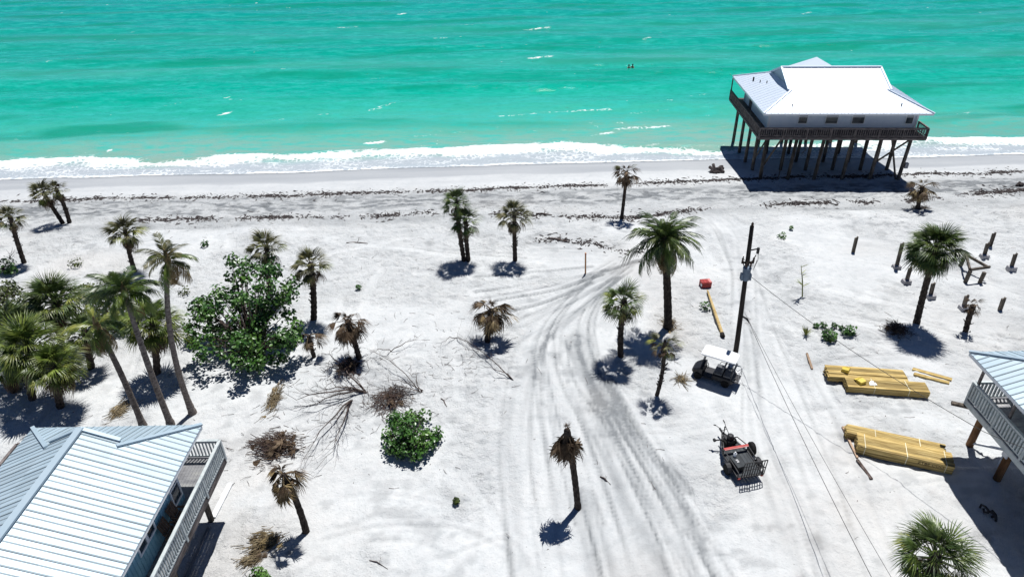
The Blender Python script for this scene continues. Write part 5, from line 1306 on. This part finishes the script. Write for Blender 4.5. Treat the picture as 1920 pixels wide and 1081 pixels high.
ft = bpy.data.curves.new('stamp_text', 'FONT'); ft.body = 'ZTBE COO'; ft.size = .2; ft.extrude = .001; ft.materials.append(M['ink'])
_f = bpy.data.objects.new('tmp', ft); C.objects.link(_f); bpy.context.view_layer.update(); me_ = bpy.data.meshes.new_from_object(_f.evaluated_get(bpy.context.evaluated_depsgraph_get())); bpy.data.objects.remove(_f)
fo = link('printed_stamp', me_, t1, tr(.55, -.008, h1 - .24) @ Matrix.Rotation(math.pi / 2, 4, 'X') @ Matrix.Diagonal((1.15, 1, 1, 1)))
# second bundle lying directly behind it
a = at(1603, 853, 0); b = at(1783, 893, 0); d = (b - a).normalized(); nrm = Vector((-d.y, d.x, 0))
def behind(p0, p1, off, shift, grow=0):
    a = at(*p0, 0); b = at(*p1, 0); d = (b - a).normalized(); n = Vector((-d.y, d.x, 0)); a2 = a + n * off + d * shift; b2 = b + n * off + d * (shift + grow)
    def px(v):
        w = np.array(v) - np.array([0, 0, CAM_H]); k = w @ cf; return (960 + F_PX * (w @ cr) / k, 540.5 - F_PX * (w @ cu) / k)
    return px(a2), px(b2)
t2, *_ = bundle(*behind((1603, 853), (1783, 893), 1.0, -.42, .25), 5, 10, 'paler ragged lumber bundle right behind the printed one', straps=(.3, .75), rag=.03)
t3, l3, h3, w3_ = bundle((1587, 737), (1740, 748), 6, 10, 'strapped lumber bundle in front of the upper pair, two yellow wraps on its left end', straps=(.33, .75))
t4, l4, h4, w4_ = bundle(*behind((1587, 737), (1740, 748), .9, -.75, -.02), 7, 8, 'long flat lumber bundle at the back of the upper pair', straps=(), gap_layer=3, rag=.04, skip=2)
def wrapbox(t, x, y, z, rz_, label):
    o = thing('yellow_package', label, 'package', M=t.matrix_basis @ tr(x, y, z) @ rotz(rz_))
    b = MB(); loft(b, [[(-.2, -.17, 0), (.2, -.17, 0), (.2, .17, 0), (-.2, .17, 0)], [(-.18, -.15, .17), (.17, -.16, .2), (.19, .15, .21), (-.19, .16, .15)]]); obj('carton', b, M['yellow_wrap'], o, bevel=.012)
    b = MB(); b.prism([(-.2, .18, .12), (.18, .18, .2), (.2, .36, .03), (-.16, .38, .01)], (0, .004, .012)); obj('flap', b, M['yellow_wrap'], o)
wrapbox(t3, -l3 / 2 + .75, .38, h3 + .012, .5, 'yellow package on the front bundle of the upper lumber pair')
wrapbox(t4, -l4 / 2 + .95, .5, h4 + .012, -.5, 'yellow package on the back bundle of the upper lumber pair')
wp_ = thing('white_sheet', 'small white sheet lying on top of the upper front lumber bundle', 'wrapper', M=t3.matrix_basis @ tr(-.75, .35, h3 + .012)); mb = MB(); mb.prism([(-.2, -.12, .0), (.2, -.1, .02), (.18, .14, .0), (-.17, .12, .03)], (0, 0, .006)); obj('sheet', mb, M['trim'], wp_)
mb = MB(); mb.prism([(-.1, .1, .032), (.1, .1, .02), (.08, .2, .06), (-.1, .2, .05)], (0, 0, .006)); obj('fold', mb, M['trim'], wp_)
for p0, p1, lab in (((1711, 690), (1788, 712), 'loose timber at the right of the upper lumber stack, farther of two'), ((1713, 701), (1783, 718), 'loose timber at the right of the upper lumber stack, nearer of two')):
    a = at(*p0, .1); b = at(*p1, .1); a.z = gz(a.x, a.y); b.z = gz(b.x, b.y); t = thing('loose_timber', lab, 'timber', a, 0, 'loose timbers beside the lumber'); dd = b - a
    for k in range(2):
        s = MB(); o = Vector((.0, .13 * k, .05 + .002 * k)); s.beam(o + dd * .05 * k, dd + o - dd * .04 * (1 - k), .11, .09); obj('board', s, M['lumber'], t)
# long plank edges lying in the sand left of the lumber
for p0, p1, w, lab, mt_ in (((1513, 662), (1523, 690), .12, 'pale plank lying in the sand left of the upper lumber stack', 'plank_pink'), ((1579, 802), (1606, 862), .1, 'brown plank edge half buried along the left end of the lower lumber', 'plank_pink'), ((1606, 866), (1630, 908), .14, 'dark plank sunk in the sand below the lower lumber corner', 'twig'),
                       ((432, 905), (399, 968), .24, 'white plank lying on the sand beside the lower left deck', 'trim'), ((392, 985), (345, 1085), .14, 'grey beam lying on the ground in the deck shade at lower left', 'deck')):
    a = gpz(*p0); b = gpz(*p1); t = thing('plank', lab, 'plank', a); d = b - a; s = MB(); s.beam((0, 0, .05), d + Vector((0, 0, .05)), w, .07); obj('board', s, M[mt_], t)
    e = MB(); e.beam(d * .0 + Vector((0, 0, .09)), d * .03 + Vector((0, 0, .09)), w * .7, .03); obj('end_cleat', e, M[mt_], t)

# ------------------------------------------------------------------ broken pilings with footings
def stub(base, top, footing, label, w=.2):
    b = gpz(*base); c = aty(*top, b.y) - b; t = thing('broken_piling', label, 'piling', b, 0, 'stubs of a vanished house')
    mb = MB(); mb.beam((0, 0, -.3), c, w, w); obj('post', mb, M['piling'], t, bevel=.02)
    mb = MB(); mb.prism([c + Vector((-w * .45, -w * .4, -.02)), c + Vector((w * .4, -w * .45, -.02)), c + Vector((w * .2, w * .4, -.02))], (.02, 0, .14)); obj('splinter', mb, M['piling'], t)
    if footing:
        mb = MB(); loft(mb, [[(-.3, -.26, -.2), (.26, -.28, -.2), (.28, .26, -.2), (-.28, .26, -.2)], [(-.27, -.24, .22), (.22, -.25, .26), (.24, .22, .24), (-.25, .22, .2)]])
        obj('footing', mb, M['concrete'], t, bevel=.03, M=tr(-.06, -.08, .05))
    return t
for b_, t_, f_, lab in (((1600, 472), (1606, 446), False, 'short broken piling alone on open sand, leftmost of the stubs'), ((1681, 501), (1692, 457), True, 'tall broken piling with concrete footing left of the round-headed palm'), ((1699, 530), (1707, 503), True, 'broken piling with footing half behind the round-headed palm'),
                        ((1745, 556), (1750, 532), True, 'small broken piling with footing just right of the round-headed palm trunk'), ((1845, 482), (1852, 457), True, 'broken piling with footing above the broken beam frame'), ((1857, 461), (1864, 438), False, 'thin broken piling farthest back among the stubs'),
                        ((1896, 504), (1904, 477), True, 'broken piling with footing near the right edge'), ((1807, 577), (1813, 555), True, 'short broken piling with footing beside the stump-like palm'), ((1875, 581), (1882, 560), False, 'plain broken piling right of the stump-like palm')):
    stub(b_, t_, f_, lab)
b = gpz(1809, 530); FRm = thing('timber_ruin', 'broken frame of dark beams on posts beside the round-headed palm', 'beam frame', b)
def rel(px, py, z): p = at(px, py, b.z + z); return p - b
A0 = Vector((0, 0, 0)); B0 = gpz(1836, 531) - b; C0 = at(1808, 512, b.z) - b; D0 = at(1850, 515, b.z) - b
for p, h in ((A0, .95), (B0, .85), (C0 + Vector((.2, .9, 0)), 1.0)):
    mb = MB(); mb.beam(p + Vector((0, 0, -.3)), p + Vector((.06, 0, h)), .2, .2); obj('post', mb, M['piling'], FRm, bevel=.02)
ta = A0 + Vector((.06, 0, .95)); tb_ = B0 + Vector((.3, .3, .95)); tc = C0 + Vector((.26, .9, 1.0))
for p, q_ in ((ta + Vector((0, 0, .08)), tb_ + Vector((.3, .1, .08))), (tc, tb_ + Vector((.35, .25, -.06))), (ta + Vector((0, .1, .05)), tc + Vector((0, 0, .05)))):
    mb = MB(); mb.beam(p, q_, .12, .16); obj('beam', mb, M['piling'], FRm)
# orange survey stake, fallen timber with red box, and other odds and ends
b = gpz(1098, 513); tt = aty(1098, 474, b.y) - b; t = thing('survey_stake', 'thin orange-brown stake standing upright at the head of the sand track', 'stake', b); mb = MB(); mb.beam((0, 0, -.3), tt, .1, .1); obj('stake', mb, M['orange'], t)
mb = MB(); mb.beam(tt * .93, tt * .97, .115, .115); obj('painted_tip', mb, M['pink'], t)
a = gpz(1354, 628); b = gpz(1326, 548); t = thing('fallen_timber', 'pale yellow timber with dark butt lying on the sand below the red crate', 'timber', a); d = b - a; mb = MB(); mb.tube([(0, 0, .14), d * .5 + Vector((0, 0, .14)), d * .8 + Vector((0, 0, .15)), d + Vector((0, 0, .16))], [.105, .1, .08, .055], 10); obj('log', mb, M['timber'], t)
mb = MB(); mb.tube([-d * .05 + Vector((0, 0, .13)), d * .012 + Vector((0, 0, .14))], .13, 10); obj('dark_butt', mb, M['pole'], t)
b = gpz(1322, 536); t = thing('red_crate', 'faded red slatted crate at the far end of the yellow timber', 'crate', M=tr(*b) @ rotz(.12) @ Matrix.Scale(.82, 4)); mb = MB(); mb.box(-.42, -.3, .0, .42, .3, .06); obj('base', mb, M['red'], t)
for z in (.1, .25, .4):
    for s in (-1, 1):
        mb = MB(); mb.box(-.42, s * .3 - .015, z, .42, s * .3 + .015, z + .11); obj('slat', mb, M['red'], t)
        mb = MB(); mb.box(s * .42 - .015, -.28, z, s * .42 + .015, .28, z + .11); obj('slat', mb, M['red'], t)
for i in range(4):
    mb = MB(); mb.box(-.4 + .205 * i, -.28, .515, -.4 + .205 * i + .18, .28, .545); obj('slat', mb, M['red' if i < 3 else 'pink'], t)
mb = MB(); mb.box(-.47, -.32, .18, -.42, -.1, .38); obj('white_tag', mb, M['trim'], t)
def tangle(px, py, label, segs, r, mat='blacksteel', name='scrap_metal', cat='debris'):
    b = gpz(px, py); t = thing(name, label, cat, b); k = mpp(b)
    for i, s in enumerate(segs):
        mb = MB(); mb.tube([(x * k, -y * k / .7, (z + .08)) for x, y, z in s], r, 6); obj('bent_bar' if i else 'main_bar', mb, M[mat], t)
tangle(1850, 964, 'twisted black scrap lying on the sand beside the teal house shadow', [[(-8, -8, 0), (-4, -11, .1), (-3, -5, .2), (1, 1, .1), (8, -1, .1), (12, 4, .0), (10, 7, 0)], [(-5, -5, .1), (-6, -1, 0), (-1, 2, .1)], [(3, 1, .1), (2, 6, .2), (4, 12, .1), (3, 14, 0)], [(0, 7, .0), (6, 7, .1)]], .055)
tangle(1342, 322, 'dark uprooted stump with spreading roots on the wet beach', [[(-11, -4, .3), (-7, 2, .25), (0, 3, .3), (6, 0, .3), (14, -1, .2)], [(-12, 4, 0), (-6, 3, .2), (2, 5, .1), (6, 5, 0)], [(-4, -6, .5), (-4, 0, .3)], [(6, 0, .3), (9, -4, .3), (14, -4, .3)], [(6, 2, .3), (10, 5, .1), (13, 5, 0)], [(-8, 5, .05), (0, 7, .05)]], .16, 'weed', 'uprooted_stump', 'driftwood')
tangle(1911, 349, 'dark lump of driftwood on the beach at the right edge', [[(-6, 1, 0), (0, -2, .2), (6, 1, .0)], [(-3, 3, .1), (3, 2, .2)]], .14, 'weed', 'driftwood_lump', 'driftwood')
# two wooden chairs on the lower-left deck
def deck_chair(x, y, rz_, label):
    t = thing('deck_chair', label, 'chair', M=LH.matrix_basis @ tr(x, y, 3.0) @ rotz(rz_), group='chairs on the lower left deck')
    for i in range(5):
        s = MB(); s.box(-.26 + .11 * i, -.25, .38, -.26 + .11 * i + .09, .25, .405); obj('seat_slat', s, M['chairwood'], t)
    for i in range(5):
        s = MB(); s.beam((-.27, -.22 + .11 * i, .42), (-.42, -.22 + .11 * i, 1.0), .085, .02, up=(1, 0, 0)); obj('back_slat', s, M['chairwood'], t)
    for sx_, sy_ in ((-.24, -.25), (-.24, .25), (.26, -.25), (.26, .25)):
        s = MB(); s.beam((sx_, sy_, 0), (sx_, sy_, .6 if sx_ > 0 else .4), .05, .05); obj('leg', s, M['chairwood'], t)
    for s_ in (-1, 1):
        s = MB(); s.box(-.3, s_ * .28 - .05, .6, .3, s_ * .28 + .05, .625); obj('armrest', s, M['chairwood'], t)
deck_chair(2.75, 6.66, rad(90), 'red-brown wooden chair on the lower left deck, farther from the camera')
deck_chair(3.5, 6.66, rad(90), 'red-brown wooden chair on the lower left deck, nearer the camera')
# two bathers far out in the water
def bather(px, py, label, turn):
    p = at(px, py, SEA); t = thing('person', label, 'person', (p.x, p.y, SEA - .85), turn, 'bathers in the sea')
    v = [(0, 0, 0), (0, 0, .3), (0, .02, .72), (0, .02, .95), (0, 0, 1.04), (0, -.01, 1.14), (.19, .02, .9), (.27, -.12, .72), (.3, -.32, .7), (-.19, .02, .9), (-.27, -.1, .74), (-.32, -.3, .72), (.1, 0, -.1), (.11, .05, -.6), (-.1, 0, -.1), (-.11, -.05, -.6)]
    e = [(0, 1), (1, 2), (2, 3), (3, 4), (4, 5), (3, 6), (6, 7), (7, 8), (3, 9), (9, 10), (10, 11), (0, 12), (12, 13), (0, 14), (14, 15)]
    r_ = [.14, .13, .16, .1, .055, .1, .065, .05, .035, .065, .05, .035, .085, .06, .085, .06]
    me = bpy.data.meshes.new('body'); me.from_pydata(v, e, []); me.materials.append(M['skin']); o = link('body', me, t)
    s = o.modifiers.new('skin', 'SKIN')
    for d_, rr in zip(me.skin_vertices[0].data if me.skin_vertices else [], r_): d_.radius = (rr, rr)
    if not me.skin_vertices:
        lay = me.attributes
    o.modifiers.new('sub', 'SUBSURF').render_levels = 2
    hm = MB(); hm.lathe([(.02, .12), (.08, .1), (.112, .03), (.112, -.03), (.09, -.09), (.03, -.1)], (0, .02, 1.2), 10); obj('hair', hm, M['hair'], t, smooth=True)
bather(1179, 127, 'bather wading far out in the green water, left of the two', .3); bather(1186, 126, 'bather wading far out in the green water, right of the two', -.6)
